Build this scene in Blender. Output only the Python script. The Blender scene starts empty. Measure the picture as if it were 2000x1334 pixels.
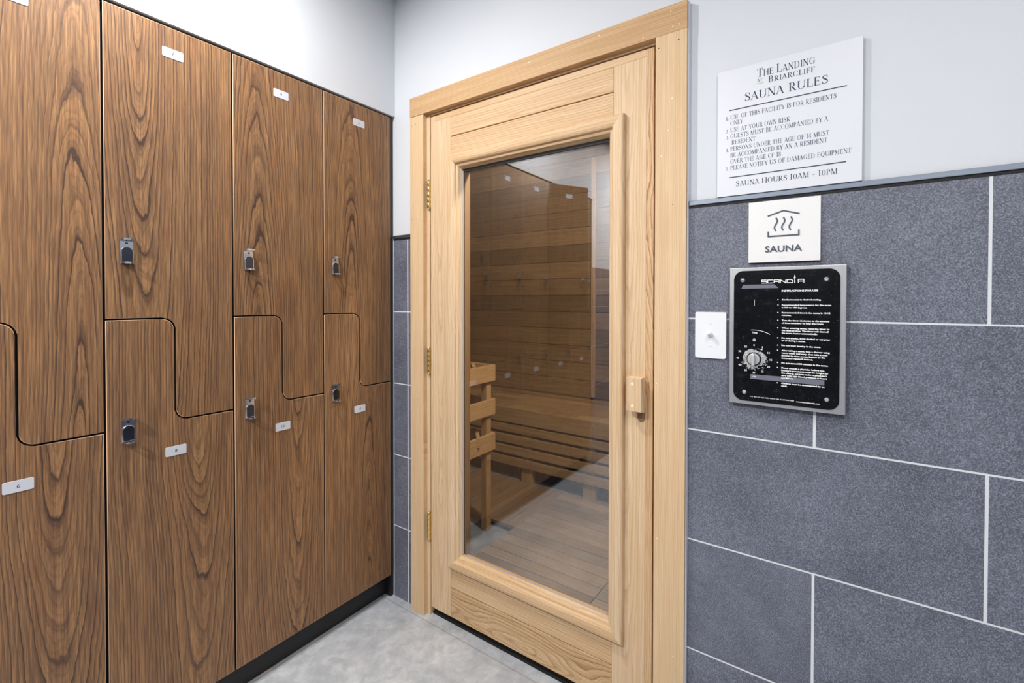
import bpy, bmesh, math, random
from mathutils import Vector, Matrix

random.seed(7)
S = bpy.context.scene
COL = S.collection

# ------------------------------------------------------------------ camera
F_PX, CX, CY = 883.785, 1050.0, 597.275          # in a 2000x1334 frame
YAW, PITCH, ROLL = 0.58527, 0.01228, -0.00154
CAM = Vector((1.59333, -1.28342, 1.28175))
fw = Vector((-math.sin(YAW) * math.cos(PITCH), math.cos(YAW) * math.cos(PITCH), -math.sin(PITCH)))
r0 = Vector((math.cos(YAW), math.sin(YAW), 0))
d0 = fw.cross(r0)
rt = r0 * math.cos(ROLL) + d0 * math.sin(ROLL)
dn = -r0 * math.sin(ROLL) + d0 * math.cos(ROLL)
cd = bpy.data.cameras.new('camera')
cam = bpy.data.objects.new('camera', cd)
COL.objects.link(cam)
cd.sensor_width = 36.0
cd.lens = F_PX * 36.0 / 2000.0
cd.shift_x = -(CX - 1000.0) / 2000.0
cd.shift_y = (CY - 667.0) / 2000.0
cd.clip_start = 0.02
M = Matrix((rt, -dn, -fw)).transposed().to_4x4()
M.translation = CAM
cam.matrix_world = M
S.camera = cam

# ------------------------------------------------------------------ world, exposure
W = bpy.data.worlds.new('world')
S.world = W
W.use_nodes = True
W.node_tree.nodes['Background'].inputs[0].default_value = (0.9, 0.95, 1.0, 1)
W.node_tree.nodes['Background'].inputs[1].default_value = 0.0
S.view_settings.view_transform = 'Standard'
S.view_settings.look = 'None'
S.view_settings.gamma = 1
S.view_settings.use_curve_mapping = False
S.view_settings.exposure = 0.52
S.cycles.use_denoising = True
S.cycles.max_bounces = 14
S.cycles.diffuse_bounces = 8
S.cycles.glossy_bounces = 6
S.cycles.transparent_max_bounces = 12
S.cycles.caustics_reflective = False
S.cycles.caustics_refractive = False
S.cycles.sample_clamp_indirect = 6.0

CEIL = 2.57
# ceiling lamps: x, y, watts, radius
LAMPS = [(0.36, -0.92, 16.0, 0.035), (2.0, -1.30, 9.0, 0.16), (0.62, -2.35, 42.0, 0.04), (2.3, -2.2, 17.0, 0.16)]
LAMP_COL = (1.0, 0.985, 0.965)
SAUNA_LAMP = (1.15, 0.30, 2.22, 85.0)

# ------------------------------------------------------------------ helpers
def lin(c):
    def f(v):
        v /= 255.0
        return v / 12.92 if v <= 0.04045 else ((v + 0.055) / 1.055) ** 2.4
    return (f(c[0]), f(c[1]), f(c[2]), 1.0)

class NT:
    """small wrapper to write node maths"""
    def __init__(s, name):
        s.m = bpy.data.materials.new(name)
        s.m.use_nodes = True
        s.t = s.m.node_tree
        s.b = s.t.nodes['Principled BSDF']
    def n(s, typ, **kw):
        x = s.t.nodes.new(typ)
        for k, v in kw.items():
            setattr(x, k, v)
        return x
    def put(s, sock, v):
        if v is None:
            return
        if isinstance(v, bpy.types.NodeSocket):
            s.t.links.new(v, sock)
        else:
            sock.default_value = v
    def math(s, op, a, b=None, c=None, clamp=False):
        x = s.n('ShaderNodeMath', operation=op)
        x.use_clamp = clamp
        for i, v in enumerate((a, b, c)):
            s.put(x.inputs[i], v)
        return x.outputs[0]
    def add(s, a, b): return s.math('ADD', a, b)
    def sub(s, a, b): return s.math('SUBTRACT', a, b)
    def mul(s, a, b): return s.math('MULTIPLY', a, b)
    def comb(s, x, y, z):
        c = s.n('ShaderNodeCombineXYZ')
        for i, v in enumerate((x, y, z)):
            s.put(c.inputs[i], v)
        return c.outputs[0]
    def obj(s):
        return s.n('ShaderNodeTexCoord').outputs['Object']
    def sep(s, v):
        x = s.n('ShaderNodeSeparateXYZ')
        s.put(x.inputs[0], v)
        return x.outputs
    def noise(s, vec, scale=1.0, detail=2.0, rough=0.5, dist=0.0, color=False):
        x = s.n('ShaderNodeTexNoise')
        s.put(x.inputs['Vector'], vec)
        x.inputs['Scale'].default_value = scale
        x.inputs['Detail'].default_value = detail
        x.inputs['Roughness'].default_value = rough
        x.inputs['Distortion'].default_value = dist
        return x.outputs['Color' if color else 'Fac']
    def ramp(s, fac, stops, interp='LINEAR'):
        x = s.n('ShaderNodeValToRGB')
        x.color_ramp.interpolation = interp
        e = x.color_ramp.elements
        while len(e) < len(stops):
            e.new(0.5)
        for i, (p, c) in enumerate(stops):
            e[i].position = p
            e[i].color = c if len(c) == 4 else (*c, 1)
        s.put(x.inputs[0], fac)
        return x.outputs[0]
    def rampf(s, fac, stops):
        return s.ramp(fac, [(p, (v, v, v, 1)) for p, v in stops])
    def mix(s, fac, a, b, blend='MIX'):
        x = s.n('ShaderNodeMix', data_type='RGBA', blend_type=blend)
        s.put(x.inputs[0], fac)
        s.put(x.inputs[6], a)
        s.put(x.inputs[7], b)
        return x.outputs[2]
    def attr(s, name, typ='OBJECT'):
        return s.n('ShaderNodeAttribute', attribute_name=name, attribute_type=typ).outputs['Fac']
    def rand(s):
        return s.n('ShaderNodeObjectInfo').outputs['Random']
    def bump(s, h, strength=0.2, dist=0.001):
        x = s.n('ShaderNodeBump')
        x.inputs['Strength'].default_value = strength
        x.inputs['Distance'].default_value = dist
        s.put(x.inputs['Height'], h)
        s.put(s.b.inputs['Normal'], x.outputs[0])
    def base(s, c): s.put(s.b.inputs['Base Color'], c)
    def rough(s, r): s.put(s.b.inputs['Roughness'], r)
    def set(s, k, v): s.put(s.b.inputs[k], v)

def simple(name, rgb, rough=0.5, metal=0.0, spec=None):
    k = NT(name)
    k.base(lin(rgb))
    k.rough(rough)
    k.set('Metallic', metal)
    if spec is not None:
        k.set('Specular IOR Level', spec)
    return k.m

def wood(name, dark, mid, light, tint, axis='Z', lat='Y', freq=110.0, depth=0.03, slope=0.05, wob=0.03,
         line=0.8, streak=0.25, rough=0.42, spec=0.35, props=False, spread=0.12, pores=0.0, bump=0.12, per_plank=0.0,
         grey=None):
    """flat-sawn board: contours of the distance to a tilted pith line, so grain runs in arches and straight lines"""
    k = NT(name)
    xyz = k.sep(k.obj())
    ax = {'X': 0, 'Y': 1, 'Z': 2}
    u, v = xyz[ax[lat]], xyz[ax[axis]]
    third = [a for a in 'XYZ' if a not in (axis, lat)][0]
    rnd = k.rand()
    seed = k.mul(rnd, 61.7)
    if per_plank:
        pr = k.attr('plank', 'GEOMETRY')
        seed = k.add(seed, k.mul(pr, 37.3))
    if props:
        uc = k.attr('grain_centre')
        sg = k.attr('grain_sign')
        seed = k.attr('grain_seed')
        goff = k.attr('grain_offset')
    else:
        h = k.noise(k.comb(seed, 3.1, 0.0), 1.7, 0.0)
        uc = k.mul(k.sub(h, 0.5), spread * 2)
        sg = k.math('SIGN', k.sub(k.noise(k.comb(7.7, seed, 0.0), 2.3, 0.0), 0.5))
    n1 = k.sub(k.noise(k.comb(k.mul(u, 1.2), k.mul(v, 1.1), seed), 1.0, 2.0, 0.5), 0.5)
    n2 = k.sub(k.noise(k.comb(k.mul(u, 9.0), k.mul(v, 3.0), k.add(seed, 5.0)), 1.0, 2.0, 0.55), 0.5)
    n3 = k.sub(k.noise(k.comb(k.mul(u, 45.0), k.mul(v, 13.0), seed), 1.0, 3.0, 0.62), 0.5)
    d = k.add(k.add(depth, k.mul(k.mul(k.sub(v, goff) if props else v, slope), sg)), k.mul(n1, wob * 2.0))
    d = k.add(d, k.mul(n2, wob * 0.7))
    uu = k.add(k.sub(u, uc), k.mul(k.sub(k.noise(k.comb(0.0, k.mul(v, 1.3), k.add(seed, 9.0)), 1.0, 1.0), 0.5), wob * 1.6))
    r = k.math('SQRT', k.add(k.mul(uu, uu), k.mul(d, d)))
    r = k.add(r, k.mul(n3, 0.0055))
    rf = k.mul(r, freq)
    fl = k.math('FLOOR', rf)
    fr = k.math('FRACT', rf)
    wn = k.n('ShaderNodeTexWhiteNoise', noise_dimensions='2D')
    k.put(wn.inputs[0], k.comb(fl, k.math('FLOOR', k.mul(seed, 3.0)), 0.0))
    wr = wn.outputs['Value']
    prof = k.rampf(fr, [(0.0, 0.45), (0.04, 1.0), (0.12, 0.8), (0.3, 0.34), (0.6, 0.08), (0.93, 0.0), (1.0, 0.45)])
    rf2 = k.math('FRACT', k.mul(rf, 3.37))
    prof2 = k.rampf(rf2, [(0.0, 0.6), (0.12, 1.0), (0.45, 0.1), (1.0, 0.0)])
    ringd = k.mul(prof, k.add(0.25, k.mul(wr, line)))
    ringd = k.add(ringd, k.mul(prof2, 0.30 * line))
    # fine fibre
    fib = k.noise(k.comb(k.mul(u, 330.0), k.mul(v, 9.0), k.mul(xyz[ax[third]], 200.0)), 1.0, 2.0, 0.6)
    fib2 = k.noise(k.comb(k.mul(u, 90.0), k.mul(v, 2.2), seed), 1.0, 2.0, 0.6)
    big = k.noise(k.comb(k.mul(u, 14.0), k.mul(v, 1.6), k.add(seed, 2.0)), 1.0, 2.0, 0.55)
    c = k.mix(k.rampf(big, [(0.32, 0.0), (0.68, 1.0)]), lin(mid), lin(tint))
    c = k.mix(k.rampf(fib2, [(0.35, 0.0), (0.7, 0.75)]), c, lin(light))
    c = k.mix(k.math('MULTIPLY', ringd, 1.0, clamp=True), c, lin(dark))
    c = k.mix(k.rampf(fib, [(0.40, streak), (0.62, 0.0)]), c, lin(dark))
    if pores:
        po = k.noise(k.comb(k.mul(u, 260.0), k.mul(v, 34.0), 1.0), 1.0, 1.0, 0.5)
        c = k.mix(k.mul(k.rampf(po, [(0.62, 0.0), (0.72, 1.0)]), k.mul(prof, pores)), c, lin(dark))
    if per_plank:
        c = k.mix(1.0, c, k.ramp(pr, [(0.0, (1 - per_plank,) * 3), (0.5, (1.0, 0.97, 0.93)), (1.0, (1 + per_plank * 0.5, 1 + per_plank * 0.45, 1 + per_plank * 0.4))]), 'MULTIPLY')
    if grey:
        c = k.mix(k.rampf(k.noise(k.comb(k.mul(u, 3.0), k.mul(v, 3.0), seed), 1.0, 3.0), [(0.35, 0.0), (0.7, 0.6)]), c, lin(grey))
    k.base(c)
    k.rough(k.add(rough, k.mul(fib, 0.12)))
    k.set('Specular IOR Level', spec)
    if bump:
        k.bump(k.add(fib, k.mul(ringd, -0.6)), bump, 0.0006)
    return k.m

# ------------------------------------------------------------------ materials
def m_plaster():
    k = NT('white_paint')
    o = k.obj()
    n = k.noise(o, 210.0, 2.0, 0.5)
    b = k.noise(o, 2.0, 3.0, 0.6)
    k.base(k.mix(b, lin((203, 207, 213)), lin((209, 212, 217))))
    k.rough(0.62)
    k.set('Specular IOR Level', 0.25)
    k.bump(n, 0.12, 0.0006)
    return k.m

def m_tile():
    k = NT('slate_tile')
    o = k.obj()
    pl = k.attr('plank', 'GEOMETRY')
    q = k.n('ShaderNodeVectorMath', operation='ADD')
    k.put(q.inputs[0], o)
    k.put(q.inputs[1], k.comb(k.mul(pl, 31.0), k.mul(pl, 17.0), 0.0))
    p = q.outputs[0]
    fine = k.noise(p, 420.0, 2.0, 0.65)
    med = k.noise(p, 60.0, 3.0, 0.6)
    big = k.noise(p, 5.0, 4.0, 0.6)
    c = k.mix(k.rampf(big, [(0.3, 0.0), (0.72, 1.0)]), lin((88, 91, 104)), lin((117, 120, 135)))
    c = k.mix(k.rampf(fine, [(0.38, 0.62), (0.5, 0.0)]), c, lin((56, 60, 72)))
    c = k.mix(k.rampf(fine, [(0.52, 0.0), (0.66, 0.5)]), c, lin((160, 166, 180)))
    c = k.mix(k.rampf(med, [(0.3, 0.35), (0.55, 0.0)]), c, lin((82, 84, 96)))
    # sparse dark hairline veins
    vd = k.noise(p, 3.1, 5.0, 0.72, 0.6)
    vein = k.rampf(k.math('ABSOLUTE', k.sub(vd, 0.5)), [(0.0, 1.0), (0.0045, 0.0)])
    msk = k.rampf(k.noise(p, 3.6, 0.0), [(0.66, 0.0), (0.72, 1.0)])
    c = k.mix(k.mul(k.mul(vein, msk), 0.75), c, lin((38, 39, 46)))
    k.base(c)
    k.rough(k.add(0.42, k.mul(fine, 0.15)))
    k.set('Specular IOR Level', 0.4)
    k.bump(fine, 0.25, 0.0005)
    return k.m

def m_floor():
    k = NT('grey_vinyl_floor')
    o = k.obj()
    a = k.noise(o, 7.0, 6.0, 0.68, 0.8)
    b = k.noise(o, 28.0, 4.0, 0.65, 0.4)
    f = k.noise(o, 260.0, 2.0, 0.6)
    c = k.ramp(a, [(0.3, lin((154, 158, 164))), (0.5, lin((173, 177, 182))), (0.68, lin((192, 195, 198)))])
    c = k.mix(k.rampf(b, [(0.35, 0.45), (0.55, 0.0)]), c, lin((144, 149, 158)))
    c = k.mix(k.rampf(b, [(0.58, 0.0), (0.74, 0.5)]), c, lin((204, 206, 205)))
    c = k.mix(k.rampf(f, [(0.35, 0.22), (0.5, 0.0)]), c, lin((140, 145, 152)))
    # thin seams between the vinyl tiles
    x, y, z = k.sep(o)
    sx = k.rampf(k.math('ABSOLUTE', k.sub(k.math('FRACT', k.math('DIVIDE', k.add(x, 0.42), 0.914)), 0.5)), [(0.0, 0.0), (0.0009, 0.0)])
    sy = k.rampf(k.math('ABSOLUTE', k.add(y, 0.034)), [(0.0008, 1.0), (0.0016, 0.0)])
    c = k.mix(k.mul(sy, 0.55), c, lin((120, 108, 98)))
    k.base(c)
    k.rough(k.add(0.36, k.mul(b, 0.2)))
    k.set('Specular IOR Level', 0.4)
    k.bump(f, 0.06, 0.0004)
    return k.m

def m_glass():
    k = NT('tinted_glass')
    nt = k.t
    nt.nodes.remove(k.b)
    out = nt.nodes['Material Output']
    tr = k.n('ShaderNodeBsdfTransparent')
    tr.inputs[0].default_value = (0.90, 0.885, 0.86, 1)
    gl = k.n('ShaderNodeBsdfGlossy')
    gl.inputs['Roughness'].default_value = 0.0
    gl.inputs[0].default_value = (0.95, 0.97, 1.0, 1)
    lw = k.n('ShaderNodeLayerWeight')
    lw.inputs[0].default_value = 0.5
    f5 = k.math('POWER', lw.outputs['Facing'], 5.0)
    fac = k.add(0.115, k.mul(f5, 0.885))
    mx = k.n('ShaderNodeMixShader')
    k.put(mx.inputs[0], fac)
    k.put(mx.inputs[1], tr.outputs[0])
    k.put(mx.inputs[2], gl.outputs[0])
    k.put(out.inputs[0], mx.outputs[0])
    return k.m

def m_brushed(name, rgb, rough=0.32, axis=2):
    k = NT(name)
    x = list(k.sep(k.obj()))
    sc = [600.0, 600.0, 600.0]
    sc[axis] = 12.0
    n = k.noise(k.comb(*[k.mul(x[i], sc[i]) for i in range(3)]), 1.0, 2.0)
    k.base(k.mix(n, lin(rgb), lin(tuple(min(255, c + 25) for c in rgb))))
    k.rough(k.add(rough, k.mul(n, 0.12)))
    k.set('Metallic', 1.0)
    return k.m

def m_acrylic():
    k = NT('black_acrylic')
    o = k.obj()
    n = k.noise(o, 45.0, 5.0, 0.7)
    sp = k.noise(o, 380.0, 1.0)
    c = k.mix(k.rampf(n, [(0.56, 0.0), (0.75, 0.35)]), lin((11, 12, 15)), lin((46, 50, 54)))
    c = k.mix(k.rampf(sp, [(0.74, 0.0), (0.80, 0.6)]), c, lin((120, 122, 124)))
    k.base(c)
    k.rough(k.rampf(n, [(0.4, 0.12), (0.7, 0.3)]))
    k.set('Specular IOR Level', 0.35)
    return k.m

def m_worn():
    k = NT('worn_silver')
    o = k.obj()
    n = k.noise(o, 420.0, 3.0, 0.6)
    k.base(k.mix(k.rampf(n, [(0.36, 0.0), (0.6, 1.0)]), lin((120, 121, 124)), lin((205, 206, 208))))
    k.rough(0.5)
    k.set('Metallic', 0.3)
    return k.m

def m_rock():
    k = NT('heater_stone')
    o = k.obj()
    k.base(k.ramp(k.noise(o, 30.0, 4.0), [(0.3, lin((60, 58, 55))), (0.7, lin((110, 106, 100)))]))
    k.rough(0.9)
    k.bump(k.noise(o, 80.0, 4.0), 0.6, 0.003)
    return k.m

def m_emit(name, col, strength):
    k = NT(name)
    k.base((0.8, 0.8, 0.8, 1))
    k.set('Emission Color', (*col, 1))
    k.set('Emission Strength', strength)
    return k.m

PLASTER = m_plaster()
TILE = m_tile()
GROUT = simple('pale_grout', (212, 214, 219), 0.8)
FLOOR = m_floor()
CEILING = simple('ceiling_paint', (186, 188, 191), 0.7)
WALNUT = wood('walnut_laminate', (70, 51, 42), (138, 103, 73), (179, 136, 91), (154, 110, 72), 'Z', 'Y', freq=150.0,
              depth=0.010, slope=0.060, wob=0.022, line=0.9, streak=0.5, rough=0.36, spec=0.42, props=True, bump=0.05)
EDGE = simple('beige_edge_band', (196, 160, 128), 0.5)
DOOR_SIDE = simple('dark_door_side', (58, 44, 36), 0.6)
CARCASS = simple('dark_locker_carcass', (30, 25, 23), 0.6)
FILLER = simple('dark_filler', (52, 45, 42), 0.45)
KICK = simple('black_toe_kick', (24, 24, 28), 0.5)
CEDAR_V = wood('door_cedar_upright', (178, 142, 104), (217, 190, 155), (226, 203, 172), (208, 177, 138), 'Z', 'X', freq=150.0, depth=0.05,
               slope=0.015, wob=0.02, line=0.35, streak=0.22, rough=0.5, spec=0.25, spread=0.12, bump=0.08)
CEDAR_H = wood('door_cedar_level', (168, 128, 88), (211, 181, 143), (221, 195, 160), (202, 167, 126), 'X', 'Z', freq=120.0, depth=0.012,
               slope=0.02, wob=0.02, line=0.5, streak=0.22, rough=0.5, spec=0.25, spread=0.06, pores=0.7, bump=0.1)
CEDAR_P = wood('pitted_cedar_level', (138, 98, 60), (212, 180, 140), (224, 196, 158), (202, 166, 122), 'X', 'Z', freq=95.0, depth=0.006,
               slope=0.016, wob=0.11, line=0.75, streak=0.3, rough=0.5, spec=0.25, spread=0.05, pores=1.0, bump=0.15)
CEDAR_E = wood('figured_cedar_edge', (156, 116, 78), (220, 188, 148), (226, 198, 160), (206, 170, 128), 'Z', 'X', freq=190.0, depth=0.006,
               slope=0.03, wob=0.05, line=0.8, streak=0.3, rough=0.5, spec=0.25, spread=0.02, bump=0.1)
CASE_V = wood('casing_cedar_upright', (180, 144, 104), (219, 190, 152), (226, 200, 165), (211, 178, 138), 'Z', 'X', freq=210.0, depth=0.09,
              slope=0.01, wob=0.012, line=0.4, streak=0.22, rough=0.5, spec=0.25, spread=0.08, bump=0.08)
CASE_H = wood('casing_cedar_level', (162, 124, 84), (200, 165, 124), (209, 177, 137), (192, 155, 112), 'X', 'Z', freq=140.0, depth=0.03,
              slope=0.02, wob=0.015, line=0.35, streak=0.25, rough=0.5, spec=0.25, spread=0.06, bump=0.08)
SAUNA_X = wood('sauna_plank_cedar', (60, 48, 34), (130, 110, 82), (148, 126, 94), (118, 97, 69), 'X', 'Z', freq=120.0, depth=0.02,
               slope=0.015, wob=0.02, line=0.4, streak=0.25, rough=0.55, spec=0.2, spread=0.08, per_plank=0.42, bump=0.08)
SAUNA_Y = wood('sauna_plank_cedar_side', (60, 48, 34), (130, 110, 82), (148, 126, 94), (118, 97, 69), 'Y', 'Z', freq=120.0, depth=0.02,
               slope=0.015, wob=0.02, line=0.4, streak=0.25, rough=0.55, spec=0.2, spread=0.08, per_plank=0.42, bump=0.08)
BENCH_X = wood('bench_cedar', (104, 82, 54), (172, 146, 108), (188, 162, 124), (158, 130, 92), 'X', 'Z', freq=130.0, depth=0.03,
               slope=0.01, wob=0.015, line=0.4, streak=0.25, rough=0.55, spec=0.2, spread=0.05, per_plank=0.14, bump=0.08)
RAIL_Y = wood('rail_cedar', (124, 94, 60), (194, 160, 116), (206, 174, 130), (182, 146, 102), 'Y', 'Z', freq=130.0, depth=0.03,
              slope=0.01, wob=0.012, line=0.4, streak=0.25, rough=0.55, spec=0.2, spread=0.05, bump=0.08)
RAIL_X = wood('rail_cedar_cross', (124, 94, 60), (194, 160, 116), (206, 174, 130), (182, 146, 102), 'X', 'Z', freq=130.0, depth=0.03,
              slope=0.01, wob=0.012, line=0.4, streak=0.25, rough=0.55, spec=0.2, spread=0.05, bump=0.08)
POST_Z = wood('post_cedar', (112, 86, 56), (180, 148, 106), (196, 166, 124), (164, 132, 92), 'Z', 'X', freq=150.0, depth=0.03,
              slope=0.01, wob=0.012, line=0.4, streak=0.25, rough=0.55, spec=0.2, spread=0.03, bump=0.08)
DUCK_X = wood('duckboard_cedar', (88, 76, 64), (150, 132, 112), (170, 152, 132), (138, 118, 98), 'X', 'Y', freq=130.0, depth=0.02,
              slope=0.01, wob=0.015, line=0.35, streak=0.3, rough=0.6, spec=0.2, spread=0.05, per_plank=0.3, bump=0.1, grey=(150, 140, 132))
DUCK_Y = wood('duckboard_cedar_side', (80, 62, 46), (146, 120, 92), (164, 138, 108), (130, 104, 78), 'Y', 'X', freq=130.0, depth=0.02,
              slope=0.01, wob=0.015, line=0.4, streak=0.3, rough=0.6, spec=0.2, spread=0.05, per_plank=0.3, bump=0.1, grey=(130, 112, 96))
CHROME = simple('chrome', (222, 224, 228), 0.10, 1.0)
CHROME_DK = simple('chrome_recess', (96, 98, 108), 0.18, 1.0)
BRASS = simple('brass', (236, 208, 146), 0.2, 1.0)
STEEL = m_brushed('brushed_steel', (188, 189, 191), 0.36)
SCREW = simple('screw_steel', (205, 205, 206), 0.28, 0.35)
ACRYL = m_acrylic()
WORN = m_worn()
PLATE = simple('pale_number_plate', (196, 199, 208), 0.4)
INK = simple('black_ink', (40, 40, 44), 0.6)
NAVY = simple('navy_ink', (44, 46, 78), 0.55)
SLATEINK = simple('slate_ink', (72, 77, 92), 0.55)
WHITEINK = simple('white_print', (232, 232, 232), 0.6)
GREYBAR = simple('grey_printed_bar', (104, 106, 120), 0.6)
SIGN = simple('white_sign_board', (212, 215, 221), 0.4)
SIGN2 = simple('ivory_sign_board', (226, 226, 225), 0.45)
SIGN_EDGE = simple('sign_edge_grey', (170, 174, 182), 0.5)
PLASTIC = simple('white_plastic', (228, 230, 234), 0.35)
CAULK = simple('white_caulk', (222, 224, 232), 0.6)
EDGETRIM = m_brushed('grey_edge_trim', (112, 120, 132), 0.4, 0)
SEAL = simple('black_seal', (14, 14, 16), 0.7)
DARKBROWN = simple('dark_brown_wood', (132, 102, 68), 0.6)
NAIL = simple('nail_hole', (58, 40, 26), 0.8)
PUTTY = simple('putty_plug', (240, 226, 196), 0.6)
GLASS = m_glass()
HEATER = simple('heater_steel', (70, 62, 58), 0.45, 0.6)
ROCK = m_rock()
k_ = NT('sauna_concrete')
o_ = k_.obj()
k_.base(k_.ramp(k_.noise(o_, 9.0, 6.0, 0.65, 0.6), [(0.3, lin((92, 98, 106))), (0.7, lin((138, 144, 150)))]))
k_.rough(0.7)
CONCRETE = k_.m
LAMPGLOW = m_emit('lamp_glow', (1.0, 0.985, 0.965), 6.0)
SAUNAGLOW = m_emit('sauna_lamp_glow', (1.0, 0.9, 0.76), 3.0)

# ------------------------------------------------------------------ mesh helpers
def nb(): return bmesh.new()

def merge(dst, src, mi=None, plank=None):
    """copy src into dst"""
    lay = dst.faces.layers.float.get('plank')
    if plank is not None and lay is None:
        lay = dst.faces.layers.float.new('plank')
    mp = {}
    for v in src.verts:
        mp[v] = dst.verts.new(v.co)
    for f in src.faces:
        try:
            g = dst.faces.new([mp[v] for v in f.verts])
        except ValueError:
            continue
        g.material_index = f.material_index if mi is None else mi
        g.smooth = f.smooth
        if plank is not None:
            g[lay] = plank
    src.free()

def box(bm, x0, x1, y0, y1, z0, z1, bev=0.0, mi=0, seg=2, plank=None):
    t = nb()
    bmesh.ops.create_cube(t, size=1.0)
    for v in t.verts:
        v.co = Vector(((x0 + x1) / 2 + v.co.x * (x1 - x0), (y0 + y1) / 2 + v.co.y * (y1 - y0), (z0 + z1) / 2 + v.co.z * (z1 - z0)))
    if bev:
        bmesh.ops.bevel(t, geom=list(t.edges), offset=bev, segments=seg, affect='EDGES', profile=0.5)
    merge(bm, t, mi, plank)

def prism(bm, pts, plane, a, b, bev=0.0, mi=0, side_mi=None, seg=2, plank=None, bev_mi=None):
    """extrude a 2D outline; plane 'xz' -> along y, 'yz' -> along x, 'xy' -> along z; a is the face that gets the bevel"""
    def P(p, h):
        return {'xz': (p[0], h, p[1]), 'yz': (h, p[0], p[1]), 'xy': (p[0], p[1], h)}[plane]
    t = nb()
    va = [t.verts.new(P(p, a)) for p in pts]
    vb = [t.verts.new(P(p, b)) for p in pts]
    fa = t.faces.new(va)
    fb = t.faces.new(vb[::-1])
    n = len(pts)
    sides = []
    for i in range(n):
        j = (i + 1) % n
        sides.append(t.faces.new((va[j], va[i], vb[i], vb[j])))
    fa.material_index = fb.material_index = mi
    for s_ in sides:
        s_.material_index = mi if side_mi is None else side_mi
    if bev:
        es = list(fa.edges)
        r_ = bmesh.ops.bevel(t, geom=es, offset=bev, segments=seg, affect='EDGES', profile=0.5)
        for f in r_['faces']:
            f.material_index = bev_mi if bev_mi is not None else (mi if side_mi is None else side_mi)
            f.smooth = True
    bmesh.ops.recalc_face_normals(t, faces=list(t.faces))
    merge(bm, t, None, plank)

def cyl(bm, c, axis, r, h, seg=24, mi=0, r2=None, bev=0.0):
    """cylinder from c along axis by h"""
    t = nb()
    bmesh.ops.create_cone(t, cap_ends=True, segments=seg, radius1=r, radius2=r if r2 is None else r2, depth=h)
    if bev:
        es = [e for e in t.edges if abs(e.verts[0].co.z - e.verts[1].co.z) < 1e-6]
        bmesh.ops.bevel(t, geom=es, offset=bev, segments=2, affect='EDGES', profile=0.5)
    q = Vector((0, 0, 1)).rotation_difference(Vector(axis)).to_matrix().to_4x4()
    off = Vector(c) + Vector(axis) * (h / 2)
    for v in t.verts:
        v.co = (q @ v.co) + off
    for f in t.faces:
        f.smooth = len(f.verts) == 4
    merge(bm, t, mi)

def tube(bm, pts, r, seg=10, mi=0):
    t = nb()
    rings = []
    n = len(pts)
    pts = [Vector(p) for p in pts]
    for i, p in enumerate(pts):
        d = (pts[min(i + 1, n - 1)] - pts[max(i - 1, 0)]).normalized()
        a = d.cross(Vector((0, 0, 1)))
        if a.length < 1e-3:
            a = d.cross(Vector((0, 1, 0)))
        a.normalize()
        b = d.cross(a)
        rings.append([t.verts.new(p + a * r * math.cos(k * 2 * math.pi / seg) + b * r * math.sin(k * 2 * math.pi / seg)) for k in range(seg)])
    for i in range(n - 1):
        for k in range(seg):
            f = t.faces.new((rings[i][k], rings[i][(k + 1) % seg], rings[i + 1][(k + 1) % seg], rings[i + 1][k]))
            f.smooth = True
    t.faces.new(rings[0][::-1])
    t.faces.new(rings[-1])
    bmesh.ops.recalc_face_normals(t, faces=list(t.faces))
    merge(bm, t, mi)

def rrect(x0, x1, z0, z1, r, n=6):
    out = []
    for cx, cz, a0 in ((x1 - r, z1 - r, 0), (x0 + r, z1 - r, 90), (x0 + r, z0 + r, 180), (x1 - r, z0 + r, 270)):
        for i in range(n + 1):
            a = math.radians(a0 + 90.0 * i / n)
            out.append((cx + r * math.cos(a), cz + r * math.sin(a)))
    return out

def link(name, bm, mats, parent=None, loc=(0, 0, 0), rot=None, smooth=False):
    me = bpy.data.meshes.new(name)
    bm.to_mesh(me)
    bm.free()
    for m in (mats if isinstance(mats, (list, tuple)) else [mats]):
        me.materials.append(m)
    return inst(name, me, parent, loc, rot)

def inst(name, me, parent=None, loc=(0, 0, 0), rot=None):
    o = bpy.data.objects.new(name, me)
    COL.objects.link(o)
    if parent:
        o.parent = parent
    o.location = loc
    if rot:
        o.rotation_euler = rot
    return o

def thing(name, label, cat, loc=(0, 0, 0), rotz=0.0, group=None):
    o = bpy.data.objects.new(name, None)
    o.empty_display_size = 0.05
    COL.objects.link(o)
    o.location = loc
    o.rotation_euler = (0, 0, rotz)
    return tag(o, label, cat, group)

def tag(o, label, cat, group=None, kind=None):
    o['label'] = label
    o['category'] = cat
    if group:
        o['group'] = group
    if kind:
        o['kind'] = kind
    return o

def struct(o, label, cat):
    return tag(o, label, cat, kind='structure')

# ------------------------------------------------------------------ room shell
RX1, RY0 = 3.6, -4.6
SX0, SX1, SY0, SY1 = -1.19, 1.46, 0.115, 1.75       # sauna room
SCEIL = 2.41
P = 0.308                                            # tile course height
TILE_TOP = 1.54
DX0, DX1, DZ1 = 0.206, 1.152, 2.024                  # door opening

bm = nb(); box(bm, -0.6, RX1 + 0.1, RY0 - 0.1, 0.060, -0.06, 0.0)
struct(link('floor', bm, FLOOR), 'pale grey mottled vinyl floor in front of the sauna door', 'floor')
bm = nb(); box(bm, SX0 - 0.1, SX1 + 0.1, 0.060, SY1 + 0.1, -0.06, 0.0)
struct(link('floor_sauna', bm, CONCRETE), 'darker bare concrete floor under the duckboards in the sauna', 'floor')
bm = nb(); box(bm, -0.6, RX1 + 0.1, RY0 - 0.1, 0.06, CEIL, CEIL + 0.06)
struct(link('ceiling', bm, CEILING), 'white ceiling of the changing room', 'ceiling')

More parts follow.
